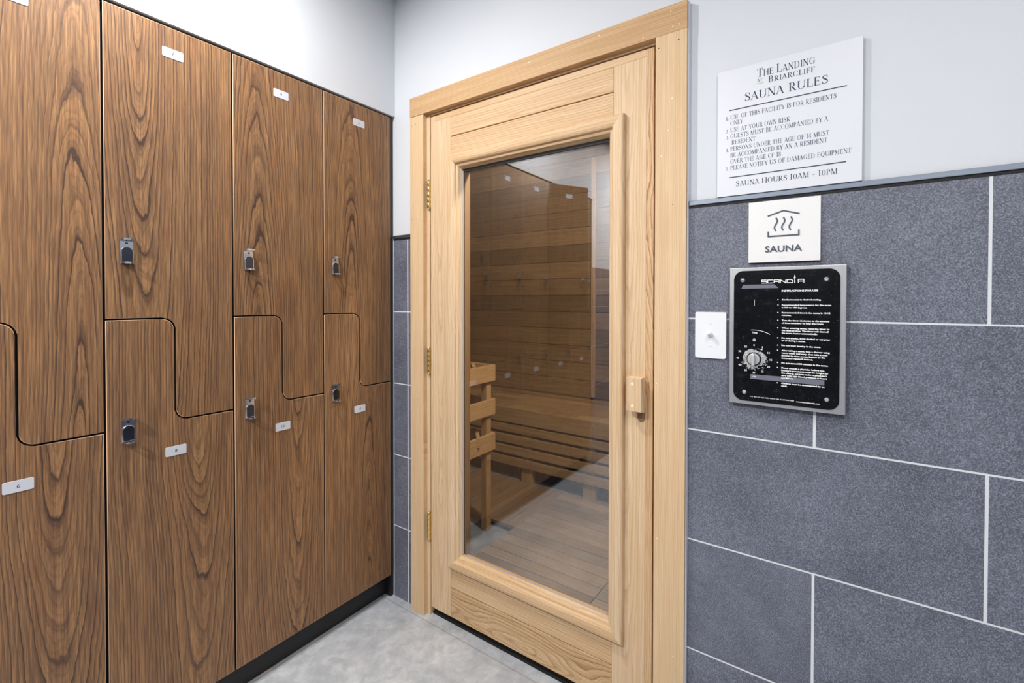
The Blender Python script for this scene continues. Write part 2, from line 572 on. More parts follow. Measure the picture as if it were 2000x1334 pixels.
# wall with the sauna door (opening left for the door)
bm = nb()
Y0, Y1 = 0.004, 0.10
box(bm, -0.6, DX0 - 0.012, Y0, Y1, 0.0, CEIL)
box(bm, DX1 + 0.012, RX1, Y0, Y1, 0.0, CEIL)
box(bm, DX0 - 0.012, DX1 + 0.012, Y0, Y1, DZ1 + 0.012, CEIL)
wall_far = struct(link('wall_far', bm, PLASTER), 'white painted wall around the sauna door above the grey tiles', 'wall')

def tiles(bm, x0, x1, joints, horiz='x', face=0.0, back=0.003, sgn=1):
    """courses of 12 x 24 inch tiles with grout between them; joints(row) -> x of one upright joint"""
    g = 0.0026
    for row in range(5):
        z0 = row * P + (0.0 if row == 0 else g / 2 + 0.0005)
        z1 = (row + 1) * P - (g / 2 + 0.0005)
        j = joints(row)
        while j > x0:
            j -= 0.612
        xs = [x0]
        while j < x1:
            if j > x0 + 0.004:
                xs.append(j)
            j += 0.612
        xs.append(x1)
        for a, b in zip(xs[:-1], xs[1:]):
            aa = a + (g if a != x0 else 0)
            bb = b - (g if b != x1 else 0)
            if bb - aa < 0.004:
                continue
            if horiz == 'x':
                box(bm, aa, bb, face, face + 0.006, z0, z1, 0.0007, 0, 1, plank=random.random())
            else:
                box(bm, face - 0.006, face, aa, bb, z0, z1, 0.0007, 0, 1, plank=random.random())
XG = 1.8529
random.seed(5)
bm = nb()
bm.faces.layers.float.new('plank')
tiles(bm, 1.2475, RX1, lambda r: XG if r in (0, 2, 4) else XG - 0.304)
tiles(bm, 0.0, 0.1275, lambda r: 0.7)
box(bm, 1.2475, RX1, 0.0004, 0.0065, 0.0, TILE_TOP - 0.003, 0, 1, plank=0.0)
box(bm, 0.0, 0.1275, 0.0004, 0.0065, 0.0, TILE_TOP - 0.003, 0, 1, plank=0.0)
link('tile_cladding', bm, [TILE, GROUT], wall_far)
# metal edge strip capping the tiles, with its dark joint below
bm = nb()
for a, b in ((1.2475, RX1), (0.0, 0.1275)):
    box(bm, a, b, -0.0045, 0.004, TILE_TOP + 0.0035, TILE_TOP + 0.0165, 0.0012, 0)
    box(bm, a, b, -0.0015, 0.004, TILE_TOP - 0.003, TILE_TOP + 0.004, 0, 1)
struct(link('trim_1', bm, [EDGETRIM, SEAL]), 'thin grey edge strip capping the dark wall tiles', 'trim')

# left wall: bulkhead over the lockers, recess behind them, and the plain run beyond
LY0 = -1.847
bm = nb()
box(bm, -0.56, 0.005, LY0, 0.004, 2.0665, CEIL)
box(bm, -0.60, -0.56, LY0, 0.004, 0.0, CEIL)
box(bm, -0.60, 0.004, RY0, LY0, 0.0, CEIL)
wall_left = struct(link('wall_left', bm, PLASTER), 'white wall above and beyond the wooden lockers', 'wall')
bm = nb()
bm.faces.layers.float.new('plank')
tiles(bm, RY0, LY0, lambda r: -2.3 if r % 2 else -2.6, 'y', 0.010)
box(bm, 0.003, 0.0085, RY0, LY0, 0.0, TILE_TOP - 0.003, 0, 1, plank=0.0)
link('tile_cladding', bm, [TILE, GROUT], wall_left)
bm = nb(); box(bm, RX1, RX1 + 0.1, RY0, 0.06, 0.0, CEIL)
wall_right = struct(link('wall_right', bm, PLASTER), 'white wall at the far right of the changing room', 'wall')
bm = nb()
bm.faces.layers.float.new('plank')
for row in range(5):
    for i in range(9):
        a, b = RY0 + 0.612 * (i - (0.5 if row % 2 else 0.0)), RY0 + 0.612 * (i + (0.5 if row % 2 else 1.0))
        a, b = max(a, RY0), min(b, -0.002)
        if b - a > 0.01:
            box(bm, RX1 - 0.006, RX1 - 0.0005, a + 0.0026, b - 0.0026, row * P + 0.0026, (row + 1) * P - 0.0026, 0.0007, 0, 1, plank=random.random())
box(bm, RX1 - 0.0055, RX1 - 0.0004, RY0, -0.002, 0.0, TILE_TOP - 0.003, 0, 1, plank=0.0)
link('tile_cladding', bm, [TILE, GROUT], wall_right)
bm = nb(); box(bm, -0.6, RX1 + 0.1, RY0 - 0.1, RY0, 0.0, CEIL)
wall_near = struct(link('wall_near', bm, PLASTER), 'white wall behind the camera', 'wall')
bm = nb()
bm.faces.layers.float.new('plank')
for row in range(5):
    for i in range(8):
        a, b = 0.0 + 0.612 * (i - (0.5 if row % 2 else 0.0)), 0.612 * (i + (0.5 if row % 2 else 1.0))
        a, b = max(a, 0.012), min(b, RX1 - 0.008)
        if b - a > 0.01:
            box(bm, a + 0.0026, b - 0.0026, RY0 + 0.0005, RY0 + 0.006, row * P + 0.0026, (row + 1) * P - 0.0026, 0.0007, 0, 1, plank=random.random())
box(bm, 0.012, RX1 - 0.008, RY0 + 0.0004, RY0 + 0.0055, 0.0, TILE_TOP - 0.003, 0, 1, plank=0.0)
link('tile_cladding', bm, [TILE, GROUT], wall_near)

# toe kick and corner filler at the lockers
bm = nb()
box(bm, -0.060, -0.042, LY0, -0.001, 0.0, 0.094, 0.001)
box(bm, -0.042, -0.008, -0.0165, -0.0005, 0.0, 0.096, 0.001)
struct(link('baseboard_left', bm, KICK), 'black toe kick under the wooden lockers', 'baseboard')
bm = nb()
box(bm, -0.03, -0.007, -0.0150, 0.0, 0.098, 2.066, 0.0008)
struct(link('trim_2', bm, FILLER), 'narrow dark filler strip between lockers and corner', 'trim')

# ------------------------------------------------------------------ lockers
PITCH_L, LZ0, LZ1 = 0.3028, 0.098, 2.0575
Y_FIRST = -0.0165
GAP = 0.0050
def zsplit(lower):
    """outline of the upper or the lower door in a 0.3028 wide column (origin at its left bottom corner)"""
    g = GAP / 2
    y0, y1 = g, PITCH_L - g
    ym, zh, zl, r = 0.1510, 1.2290 - LZ0, 0.9335 - LZ0, 0.030
    top = LZ1 - LZ0
    # s-curve, drawn from the left edge to the right edge, shifted by s (half gap) to each side
    s = g if not lower else -g
    c = [(y0, zh + s)]
    ra, rb = (r + s, r - s)
    for i in range(9):
        a = math.radians(90 - 90 * i / 8)
        c.append((ym - r + ra * math.cos(a), zh - r + ra * math.sin(a)))
    for i in range(9):
        a = math.radians(180 + 90 * i / 8)
        c.append((ym + r + rb * math.cos(a), zl + r + rb * math.sin(a)))
    c.append((y1, zl + s))
    if lower:
        return [(y0, 0.0)] + c + [(y1, 0.0)]
    return [(y0, top)] + c + [(y1, top)]

def mesh_of(bm, name, mats):
    me = bpy.data.meshes.new(name)
    bm.to_mesh(me)
    bm.free()
    for m in mats:
        me.materials.append(m)
    return me

bm = nb(); prism(bm, zsplit(False), 'yz', 0.0, -0.018, 0.0014, 0, 2, bev_mi=1); ME_UP = mesh_of(bm, 'upper_door', [WALNUT, EDGE, DOOR_SIDE])
bm = nb(); prism(bm, zsplit(True), 'yz', 0.0, -0.018, 0.0014, 0, 2, bev_mi=1); ME_LO = mesh_of(bm, 'lower_door', [WALNUT, EDGE, DOOR_SIDE])
bm = nb()
x0, x1, top = -0.50, -0.0185, LZ1 - LZ0 + 0.006
box(bm, x0, x1, 0.0002, 0.014, 0, top)
box(bm, x0, x1, PITCH_L - 0.014, PITCH_L - 0.0002, 0, top)
box(bm, x0, x1, 0.014, PITCH_L - 0.014, 0, 0.016)
box(bm, x0, x1, 0.014, PITCH_L - 0.014, top - 0.016, top)
box(bm, x0, x0 + 0.01, 0.014, PITCH_L - 0.014, 0.016, top - 0.016)
box(bm, x0 + 0.01, x1, 0.014, 0.158, 1.123, 1.139)
box(bm, x0 + 0.01, x1, 0.144, 0.158, 0.83, 1.123)
box(bm, x0 + 0.01, x1, 0.158, PITCH_L - 0.014, 0.828, 0.844)
ME_CARC = mesh_of(bm, 'cabinet', [CARCASS])

def hasp():
    """chrome padlock hasp; origin at its back, centre"""
    bm = nb()
    w, h = 0.0140, 0.0325
    prism(bm, rrect(-w, w, -h, h, 0.002, 3), 'yz', 0.003, 0.0, 0.0006)
    # curved ledge at the top and padlock eye at the bottom
    def lip(z, out, t, up):
        n = 8
        prof = []
        for i in range(n + 1):
            a = i / n
            prof.append((0.002 + out * a, z + up * math.sin(a * math.pi / 2)))
        t_ = nb()
        rows = []
        for (x, zz) in prof:
            f = (x - 0.002) / out
            hw = w if f < 0.55 else w * math.sqrt(max(0.02, 1 - ((f - 0.55) / 0.47) ** 2))
            rows.append([t_.verts.new((x, -hw, zz)), t_.verts.new((x, hw, zz)), t_.verts.new((x, hw, zz - t)), t_.verts.new((x, -hw, zz - t))])
        for a, b in zip(rows[:-1], rows[1:]):
            for k in range(4):
                t_.faces.new((a[k], a[(k + 1) % 4], b[(k + 1) % 4], b[k]))
        t_.faces.new(rows[0][::-1]); t_.faces.new(rows[-1])
        bmesh.ops.recalc_face_normals(t_, faces=list(t_.faces))
        merge(bm, t_, 0)
    lip(h - 0.0005, 0.022, 0.0050, 0.0030)
    # lower eye: flat ring with a hole
    zc, R, ri, xc = -h + 0.0045, 0.0125, 0.0052, 0.0135
    t_ = nb()
    outer, inner = [], []
    nseg = 24
    for k in range(nseg):
        a = 2 * math.pi * k / nseg
        ox, oy = math.cos(a), math.sin(a)
        px, py = xc + R * ox, R * oy
        if ox < 0:
            px = max(0.001, xc + R * ox * 1.1)
            py = math.copysign(min(w, abs(R * oy) + (w - R) * (-ox)), oy) if abs(oy) > 1e-6 else 0.0
        outer.append((px, py)); inner.append((xc + ri * ox, ri * oy))
    lay = []
    for dz in (0.0, -0.0048):
        lay.append(([t_.verts.new((x, y, zc + dz)) for x, y in outer], [t_.verts.new((x, y, zc + dz)) for x, y in inner]))
    for k in range(nseg):
        j = (k + 1) % nseg
        t_.faces.new((lay[0][0][k], lay[0][0][j], lay[0][1][j], lay[0][1][k]))
        t_.faces.new((lay[1][0][j], lay[1][0][k], lay[1][1][k], lay[1][1][j]))
        t_.faces.new((lay[0][0][j], lay[0][0][k], lay[1][0][k], lay[1][0][j]))
        t_.faces.new((lay[0][1][k], lay[0][1][j], lay[1][1][j], lay[1][1][k]))
    bmesh.ops.recalc_face_normals(t_, faces=list(t_.faces))
    merge(bm, t_, 0)
    # arched swinging tongue, raised rim with a duller panel in it
    def arch(wd, z0, z1, n=10):
        p = [(-wd, z0), (wd, z0)]
        for i in range(n + 1):
            a = math.pi * i / n
            p.append((wd * math.cos(a), z1 - wd + wd * math.sin(a)))
        return p
    prism(bm, arch(0.0135, -h + 0.003, 0.014), 'yz', 0.0075, 0.003, 0.0012)
    prism(bm, arch(0.0112, -h + 0.005, 0.0115), 'yz', 0.0079, 0.007, 0.0003, 1)
    # rivet
    cyl(bm, (0.003, 0.0, 0.0225), (1, 0, 0), 0.0028, 0.0012, 14, 1)
    return mesh_of(bm, 'hasp', [CHROME, CHROME_DK])
ME_HASP = hasp()

def font_mesh(body, size=1.0, bold=0.0):
    cu = bpy.data.curves.new('txt', 'FONT')
    cu.body = body
    cu.size = size
    cu.offset = bold
    cu.resolution_u = 2
    o = bpy.data.objects.new('txt', cu)
    COL.objects.link(o)
    dg = bpy.context.evaluated_depsgraph_get()
    me = bpy.data.meshes.new_from_object(o.evaluated_get(dg))
    bpy.data.objects.remove(o)
    bpy.data.curves.remove(cu)
    b = nb()
    b.from_mesh(me)
    bpy.data.meshes.remove(me)
    return b

def text(bm, body, x0, z0, h, width=None, plane='xz', d=0.0, mi=0, bold=0.0, align='L', xs=1.0, maxw=None):
    """flat lettering; h = capital height, width = fit to this width"""
    b = font_mesh(body, 1.0, bold)
    if not b.verts:
        b.free()
        return 0
    ref = font_mesh('H', 1.0, bold)
    ch = max(v.co.y for v in ref.verts)
    ref.free()
    lo, hi = min(v.co.x for v in b.verts), max(v.co.x for v in b.verts)
    s = h / ch
    sx = s * xs if width is None else width / (hi - lo)
    if align == 'C':
        x0 -= (hi - lo) * sx / 2
    for v in b.verts:
        X, Z = x0 + (v.co.x - lo) * sx, z0 + v.co.y * s
        v.co = Vector((X, d, Z)) if plane == 'xz' else Vector((d, X, Z))
    merge(bm, b, mi)
    return (hi - lo) * sx

def plate_mesh(num):
    bm = nb()
    prism(bm, rrect(-0.025, 0.025, -0.0138, 0.0138, 0.0035, 4), 'yz', 0.0012, 0.0, 0.0003, 0)
    text(bm, str(num), 0.0, -0.0042, 0.0084, None, 'yz', 0.00135, 1, 0.0, 'C')
    return mesh_of(bm, 'number_plate', [PLATE, INK])

GRAIN = {7: (0.08, -1, 3.3), 8: (0.21, -1, 8.7), 9: (0.075, 1, 14.2), 10: (0.205, -1, 21.9), 11: (0.11, 1, 27.4), 12: (0.20, 1, 33.8),
         5: (0.255, 1, 40.1), 6: (0.215, -1, 47.6), 3: (0.15, 1, 52.2), 4: (0.1, -1, 57.7), 1: (0.2, 1, 63.3), 2: (0.15, -1, 68.9)}
LABELS = {11: 'walnut locker column beside the wall corner, doors plated 11 and 12',
          9: 'walnut locker column with doors plated 9 and 10',
          7: 'walnut locker column with doors plated 7 and 8',
          5: 'walnut locker column cut by the picture edge, lower door plated 6',
          3: 'walnut locker column with its upper door standing ajar, seen mirrored in the glass',
          1: 'walnut locker column at the far end beside the tiled wall, seen mirrored'}
def locker(k, up):
    y0 = Y_FIRST - PITCH_L * (k + 1)
    root = thing('locker', LABELS[up], 'locker', (0, y0, LZ0), 0, 'walnut Z-door lockers along the left wall')
    inst('cabinet', ME_CARC, root)
    ang = math.radians(31) if up == 3 else 0.0
    for num, me, zh, zp in ((up, ME_UP, 1.4105, 1.9845), (up + 1, ME_LO, 0.9300, 0.8455)):
        if ang and num == up:
            # hinged on its right edge, swung into the room
            hg = PITCH_L - GAP / 2
            d = inst('door', me, root, (hg * math.sin(ang), hg - hg * math.cos(ang), 0), (0, 0, ang))
        else:
            d = inst('door', me, root, (random.uniform(-0.0012, 0.0004), 0, 0))
        gc, gs, sd = GRAIN[num]
        d['grain_offset'] = (0.85 if gs > 0 else 2.0) if num == up else (0.0 if gs > 0 else 1.15)
        d['grain_centre'], d['grain_sign'], d['grain_seed'] = float(gc), float(gs), float(sd)
        inst('hasp', ME_HASP, d, (0.0, 0.0455, zh - LZ0))
        inst('number_plate', plate_mesh(num), d, (0.0, 0.1515, zp - LZ0))
for k, up in enumerate((11, 9, 7, 5, 3, 1)):
    locker(k, up)

# ------------------------------------------------------------------ sauna door frame (casing and jamb)
bm = nb(); box(bm, 0.1275, 0.2040, -0.020, 0.0035, 0.0, 2.0265, 0.0012)
cl = link('trim_3', bm, CASE_V); struct(cl, 'upright cedar casing on the hinge side of the sauna door', 'door casing')
bm = nb(); box(bm, 1.1570, 1.2450, -0.020, 0.0035, 0.0, 2.0285, 0.0012)
cr = link('trim_4', bm, CASE_V); struct(cr, 'wide upright cedar casing on the handle side of the sauna door', 'door casing')
bm = nb(); box(bm, 0.1265, 1.2455, -0.021, 0.0035, 2.0275, 2.1050, 0.0012)
ch = link('trim_5', bm, CASE_H); struct(ch, 'horizontal cedar head casing above the sauna door', 'door casing')
bm = nb()
random.seed(3)
for x, z, r, mi in ((0.139, 1.990, .0016, 0), (0.160, 1.995, .0016, 0), (0.148, 1.664, .0012, 0), (0.136, 1.610, .0014, 0), (0.166, 1.610, .0014, 0),
                 (0.141, 0.872, .0013, 0), (0.172, 0.876, .0012, 0), (0.150, 0.470, .0012, 0), (0.178, 0.455, .0012, 0), (0.134, 1.30, .001, 0)):
    cyl(bm, (x, -0.0195, z), (0, -1, 0), r, 0.0008, 10, mi)
link('nail_holes', bm, [NAIL], cl)
bm = nb()
for x, z, r, mi in ((1.222, 2.002, .0022, 0), (1.166, 1.995, .0018, 0), (1.205, 1.845, .0022, 1), (1.175, 1.69, .0018, 1), (1.194, 1.758, .0016, 1), (1.222, 1.762, .0014, 1),
                 (1.208, 1.55, .0016, 0), (1.164, 1.045, .0018, 1), (1.168, 0.60, .0018, 1), (1.215, 0.28, .0018, 1), (1.20, 1.2, .001, 0)):
    cyl(bm, (x, -0.0195, z), (0, -1, 0), r, 0.0008, 10, mi)
link('nail_holes', bm, [NAIL, PUTTY], cr)
bm = nb()
for x, z in ((0.30, 2.085), (0.50, 2.09), (0.72, 2.083), (0.98, 2.09), (1.20, 2.086), (1.225, 2.044), (1.206, 2.043), (1.12, 2.038), (0.15, 2.09)):
    cyl(bm, (x, -0.0205, z), (0, -1, 0), 0.0017, 0.0008, 10)
link('putty_dots', bm, [PUTTY], ch)
bm = nb()
box(bm, 1.2450, 1.2475, -0.0125, 0.0045, 0.0, 2.105, 0.0006)
struct(link('trim_6', bm, CAULK), 'white caulk bead along the wide casing edge', 'caulk bead')
# jambs lining the opening
bm = nb()
box(bm, 0.194, 0.2215, 0.0005, 0.115, 0.0, 2.024, 0.0008)
box(bm, 1.1500, 1.166, 0.0005, 0.115, 0.0, 2.024, 0.0008)
box(bm, 0.194, 1.166, 0.0005, 0.115, 2.0205, 2.036, 0.0008)
struct(link('trim_7', bm, CASE_V), 'cedar jamb lining the sauna door opening', 'door jamb')
bm = nb()
box(bm, 0.222, 1.150, 0.012, 0.115, 0.0, 0.011, 0.002)
struct(link('trim_8', bm, SEAL), 'dark threshold under the sauna door', 'threshold')

# ------------------------------------------------------------------ sauna door
door = thing('door_1', 'closed cedar sauna door with a large tinted glass pane', 'door', (0.2265, 0.0, 0.036))
door['kind'] = 'structure'
DW, DH, DT = 1.1462 - 0.2265, 2.0150 - 0.036, 0.040
ox, oz = 0.2265, 0.036
GX0, GX1, GZ0, GZ1 = 0.390 - ox, 1.0035 - ox, 0.294 - oz, 1.784 - oz          # glass opening
E = 0.0225
def dbox(name, x0, x1, z0, z1, mat, y0=0.0, y1=DT, bev=0.0008):
    w_, h_ = x1 - x0, z1 - z0
    bm = nb(); box(bm, 0, w_, y0, y1, 0, h_, bev)
    return link(name, bm, mat, door, (x0, 0, z0))
dbox('edge_strip', 0, E, 0, DH, CEDAR_V, 0.0006)
dbox('edge_strip', DW - E, DW, 0, DH, CEDAR_E, 0.0006)
dbox('edge_strip', E, DW - E, DH - E, DH, CEDAR_H, 0.0006)
L1, R1 = 0.337 - ox, 1.0195 - ox
dbox('stile', E, L1, 0, DH - E, CEDAR_V)
dbox('stile', R1, DW - E, 0, DH - E, CEDAR_V)
zt = 1.9165 - oz
dbox('rail', L1, R1, zt + 0.0013, DH - E, CEDAR_H, 0.0, DT, 0.0022)
dbox('rail', L1, R1, GZ1 + 0.010, zt - 0.0013, CEDAR_H, 0.0, DT, 0.0022)
zb = 0.1515 - oz
dbox('rail', L1, R1, zb + 0.0013, GZ0 - 0.010, CEDAR_H, 0.0, DT, 0.0022)
dbox('rail', L1, R1, 0, zb - 0.0013, CEDAR_P, 0.0, DT, 0.0022)
# fill the stiles up to the glass
bm = nb()
box(bm, L1, GX0 - 0.010, 0.001, DT, GZ0 - 0.0095, GZ1 + 0.0095)
box(bm, GX1 + 0.010, R1, 0.001, DT, GZ0 - 0.0095, GZ1 + 0.0095)
link('rebate', bm, CEDAR_V, door)

# mitred molding round the glass
PROF = [(0.0, 0.0), (0.0, -0.0125), (0.0015, -0.0165), (0.005, -0.0195), (0.010, -0.0205), (0.0250, -0.0205), (0.031, -0.0195),
        (0.0360, -0.0165), (0.0385, -0.0125), (0.0390, -0.0095), (0.0440, -0.0085), (0.0475, -0.0070), (0.0490, -0.0045), (0.0510, 0.0000), (0.0555, 0.0080), (0.0560, 0.0140)]
MW = PROF[-1][0]
def molding(a, b, inward):
    """a->b outer edge in (x,z), inward = unit vector towards the glass; mitred at both ends"""
    bm = nb()
    a, b, iv = Vector(a), Vector(b), Vector(inward)
    d = (b - a).normalized()
    ra, rb = [], []
    mid = (a + b) / 2
    for s, h in PROF:
        p = a + d * s + iv * s - mid
        q = b - d * s + iv * s - mid
        ra.append(bm.verts.new((p.x, h, p.y)))
        rb.append(bm.verts.new((q.x, h, q.y)))
    for i in range(len(PROF) - 1):
        f = bm.faces.new((ra[i], ra[i + 1], rb[i + 1], rb[i]))
        f.smooth = False
    bm.faces.new(ra); bm.faces.new(rb[::-1])
    bmesh.ops.recalc_face_normals(bm, faces=list(bm.faces))
    return bm, mid
MX0, MX1, MZ0, MZ1 = GX0 - MW, GX1 + MW, GZ0 - MW, GZ1 + MW
for a, b, iv, m in (((MX0, MZ0), (MX0, MZ1), (1, 0), CEDAR_V), ((MX1, MZ1), (MX1, MZ0), (-1, 0), CEDAR_V),
                    ((MX0, MZ1), (MX1, MZ1), (0, -1), CEDAR_H), ((MX1, MZ0), (MX0, MZ0), (0, 1), CEDAR_H)):
    bm, mid = molding(a, b, iv)
    link('molding', bm, m, door, (mid.x, 0, mid.y))
bm = nb(); box(bm, GX0 - 0.0085, GX1 + 0.0085, 0.0142, 0.0202, GZ0 - 0.0085, GZ1 + 0.0085)
g = link('glass_pane', bm, GLASS, door)
g['label'] = 'large tinted reflective glass pane'
# thin dark gasket at the head and pale one along the hinge side of the glass
bm = nb()
box(bm, GX0, GX1, 0.0112, 0.0134, GZ1 - 0.011, GZ1 + 0.001)
link('gasket', bm, SEAL, door)
bm = nb()
box(bm, GX0 - 0.0005, GX0 + 0.0028, 0.0105, 0.0134, GZ0, GZ1 - 0.006)
box(bm, GX0, GX1, 0.0105, 0.0134, GZ0 - 0.0005, GZ0 + 0.002)
link('glazing_seal', bm, SIGN_EDGE, door)
# inner face molding on the sauna side
bm = nb()
box(bm, GX0 - 0.035, GX0, 0.022, DT + 0.012, GZ0 - 0.035, GZ1 + 0.035)
box(bm, GX1, GX1 + 0.035, 0.022, DT + 0.012, GZ0 - 0.035, GZ1 + 0.035)
box(bm, GX0, GX1, 0.022, DT + 0.012, GZ1, GZ1 + 0.035)
box(bm, GX0, GX1, 0.022, DT + 0.012, GZ0 - 0.045, GZ0 - 0.016)
link('inner_stop', bm, DARKBROWN, door)  # plain brown, darker than the rest of the door
# pull handle: chamfered block on a shorter stand-off
hb = nb()
hx, hz = 1.1040 - ox, 1.008 - oz
t = nb()
bmesh.ops.create_cube(t, size=1.0)
for v in t.verts:
    f = 0.82 if v.co.y < 0 else 1.0
    fz = 0.93 if v.co.y < 0 else 1.0
    v.co = Vector((v.co.x * 0.054 * f, -0.033 + v.co.y * 0.018, v.co.z * 0.104 * fz))
bmesh.ops.bevel(t, geom=list(t.edges), offset=0.0012, segments=2, affect='EDGES')
merge(hb, t, 0)
box(hb, -0.019, 0.019, -0.0245, 0.0, -0.040, 0.045, 0.001)
hd = link('handle', hb, CEDAR_V, door, (hx, 0, hz))
hp = nb()
for z in (0.032, -0.032):
    cyl(hp, (-0.004, -0.0418, z), (0, -1, 0), 0.0042, 0.0009, 14)
link('plug', hp, PUTTY, hd)
bm = nb()
tongue = [(-0.0115, 0.0), (0.0115, 0.0)] + [(0.0115 * math.cos(-math.pi * i / 12), -0.030 + 0.0125 * math.sin(-math.pi * i / 12)) for i in range(13)]
prism(bm, tongue, 'xz', -0.0015, 0.0, 0.0004)
fg = link('finger_recess_shade', bm, DARKBROWN, door, (hx + 0.008, 0, hz - 0.044))  # raised brown plate, its colour stands in for a finger recess in shade
# butt hinges
for zc, hh in ((1.706, 0.108), (1.036, 0.100), (0.366, 0.108)):
    bm = nb()
    cx, cy = -0.0055, -0.0065
    z0 = zc - hh / 2
    n = 5
    for i in range(n):
        cyl(bm, (cx, cy, z0 + hh * i / n + 0.0004), (0, 0, 1), 0.0063, hh / n - 0.0008, 18, 0, bev=0.0005)
    cyl(bm, (cx, cy, z0 + hh), (0, 0, 1), 0.0052, 0.005, 16, 0, 0.0040)
    cyl(bm, (cx, cy, z0 - 0.008), (0, 0, 1), 0.0022, 0.008, 16, 0, 0.0055)
    box(bm, -0.0052, 0.0012, -0.0012, 0.02, z0, z0 + hh)
    link('hinge', bm, BRASS, door, (0, 0, -oz))

# ------------------------------------------------------------------ sauna room
def planks(bm, horiz, a0, a1, face, depth, pitch=0.1287, z_off=0.5475, z0=0.0, z1=SCEIL):
    k = int(math.floor((z0 - z_off) / pitch))
    while z_off + k * pitch < z1:
        lo, hi = max(z0, z_off + k * pitch + 0.0016), min(z1, z_off + (k + 1) * pitch - 0.0016)
        if hi - lo > 0.01:
            pr = random.random()
            if horiz == 'x':
                box(bm, a0, a1, min(face, face + depth), max(face, face + depth), lo, hi, 0.0022, 0, 1, plank=pr)
            else:
                box(bm, min(face, face + depth), max(face, face + depth), a0, a1, lo, hi, 0.0022, 0, 1, plank=pr)
        k += 1
random.seed(21)
bm = nb(); bm.faces.layers.float.new('plank')
planks(bm, 'x', SX0, 0.0845, SY1, 0.014)
planks(bm, 'x', 0.0855, SX1, SY1, 0.014)
box(bm, SX0, SX1, SY1 + 0.014, SY1 + 0.06, 0.0, SCEIL, plank=0.1)
struct(link('wall_sauna_back', bm, SAUNA_X), 'horizontal cedar plank back wall inside the sauna', 'wall')
bm = nb(); bm.faces.layers.float.new('plank')
planks(bm, 'y', SY0, SY1, SX0, -0.014)
box(bm, SX0 - 0.06, SX0 - 0.014, SY0, SY1 + 0.06, 0.0, SCEIL, plank=0.1)
struct(link('wall_sauna_left', bm, SAUNA_Y), 'cedar plank side wall behind the heater in the sauna', 'wall')
bm = nb(); bm.faces.layers.float.new('plank')
planks(bm, 'y', SY0, SY1, SX1, 0.014)
box(bm, SX1 + 0.014, SX1 + 0.06, SY0, SY1 + 0.06, 0.0, SCEIL, plank=0.1)
struct(link('wall_sauna_right', bm, SAUNA_Y), 'cedar plank side wall on the handle side of the sauna', 'wall')
bm = nb(); bm.faces.layers.float.new('plank')
planks(bm, 'x', SX0, 0.193, SY0, -0.014)
planks(bm, 'x', 1.167, SX1, SY0, -0.014)
planks(bm, 'x', 0.193, 1.167, SY0, -0.014, z0=2.037)
struct(link('wall_sauna_front', bm, SAUNA_X), 'cedar plank wall around the inside of the sauna door', 'wall')
bm = nb(); bm.faces.layers.float.new('plank')
y = SY0 - 0.015
while y < SY1 + 0.06:
    box(bm, SX0 - 0.06, SX1 + 0.06, y + 0.001, y + 0.127, SCEIL, SCEIL + 0.014, 0.002, 0, 1, plank=random.random())
    y += 0.1287
box(bm, SX0 - 0.06, SX1 + 0.06, SY0 - 0.015, SY1 + 0.06, SCEIL + 0.014, SCEIL + 0.03, plank=0.2)
struct(link('ceiling_sauna', bm, SAUNA_X), 'cedar plank ceiling of the sauna', 'ceiling')
bm = nb(); box(bm, 0.068, 0.100, SY1 - 0.018, SY1 - 0.0005, 0.56, 2.335, 0.0015)
struct(link('trim_9', bm, POST_Z), 'vertical cedar batten on the sauna back wall', 'trim')
bm = nb(); box(bm, SX0 + 0.0005, SX0 + 0.022, SY1 - 0.022, SY1 - 0.0005, 0.0, SCEIL, 0.0015)
struct(link('trim_10', bm, POST_Z), 'cedar corner strip at the back of the sauna', 'trim')

# bench along the back wall
bench = thing('sauna_bench', 'long slatted cedar bench along the sauna back wall', 'bench', (0, 1.30, 0))
BX0, BX1 = -1.17, 1.44
def bpart(name, x0, x1, y0, y1, z0, z1, mat=BENCH_X, bev=0.002):
    bm = nb(); bm.faces.layers.float.new('plank')
    box(bm, x0, x1, y0, y1, z0, z1, bev, plank=random.random())
    return link(name, bm, mat, bench)
yy = 0.002
for i in range(5):
    bpart('seat_slat', BX0, BX1, yy, yy + 0.0852, 0.488, 0.516)
    yy += 0.0875
bpart('back_cleat', BX0, BX1, 0.4385, 0.4495, 0.516, 0.538)
bpart('fascia', BX0, BX1, -0.018, 0.001, 0.412, 0.517)
for a, b in ((0.344, 0.397), (0.265, 0.323), (0.189, 0.244), (0.108, 0.166)):
    bpart('front_slat', BX0, BX1, -0.018, 0.001, a, b)
for x in (-1.12, -0.21, 0.275, 1.1):
    bpart('leg', x - 0.045, x + 0.045, 0.0015, 0.040, 0.0, 0.487, POST_Z)
    bpart('leg', x - 0.045, x + 0.045, 0.395, 0.434, 0.0, 0.487, POST_Z)
    bpart('bearer', x - 0.02, x + 0.02, 0.055, 0.394, 0.40, 0.487, POST_Z)

bm = nb()
box(bm, SX0, SX1, 1.372, 1.384, 0.0, 0.125, 0.001)
box(bm, SX0, SX1, 1.369, 1.372, 0.070, 0.074, 0.0, 1)
struct(link('baseboard_sauna', bm, [SEAL, HEATER]), 'black plinth board under the sauna bench', 'baseboard')

bp = nb(); box(bp, BX0, BX1, 0.046, 0.054, 0.128, 0.398)  # added black sheet, puts the shade between the front slats into colour
link('gap_shade_panel', bp, SEAL, bench)

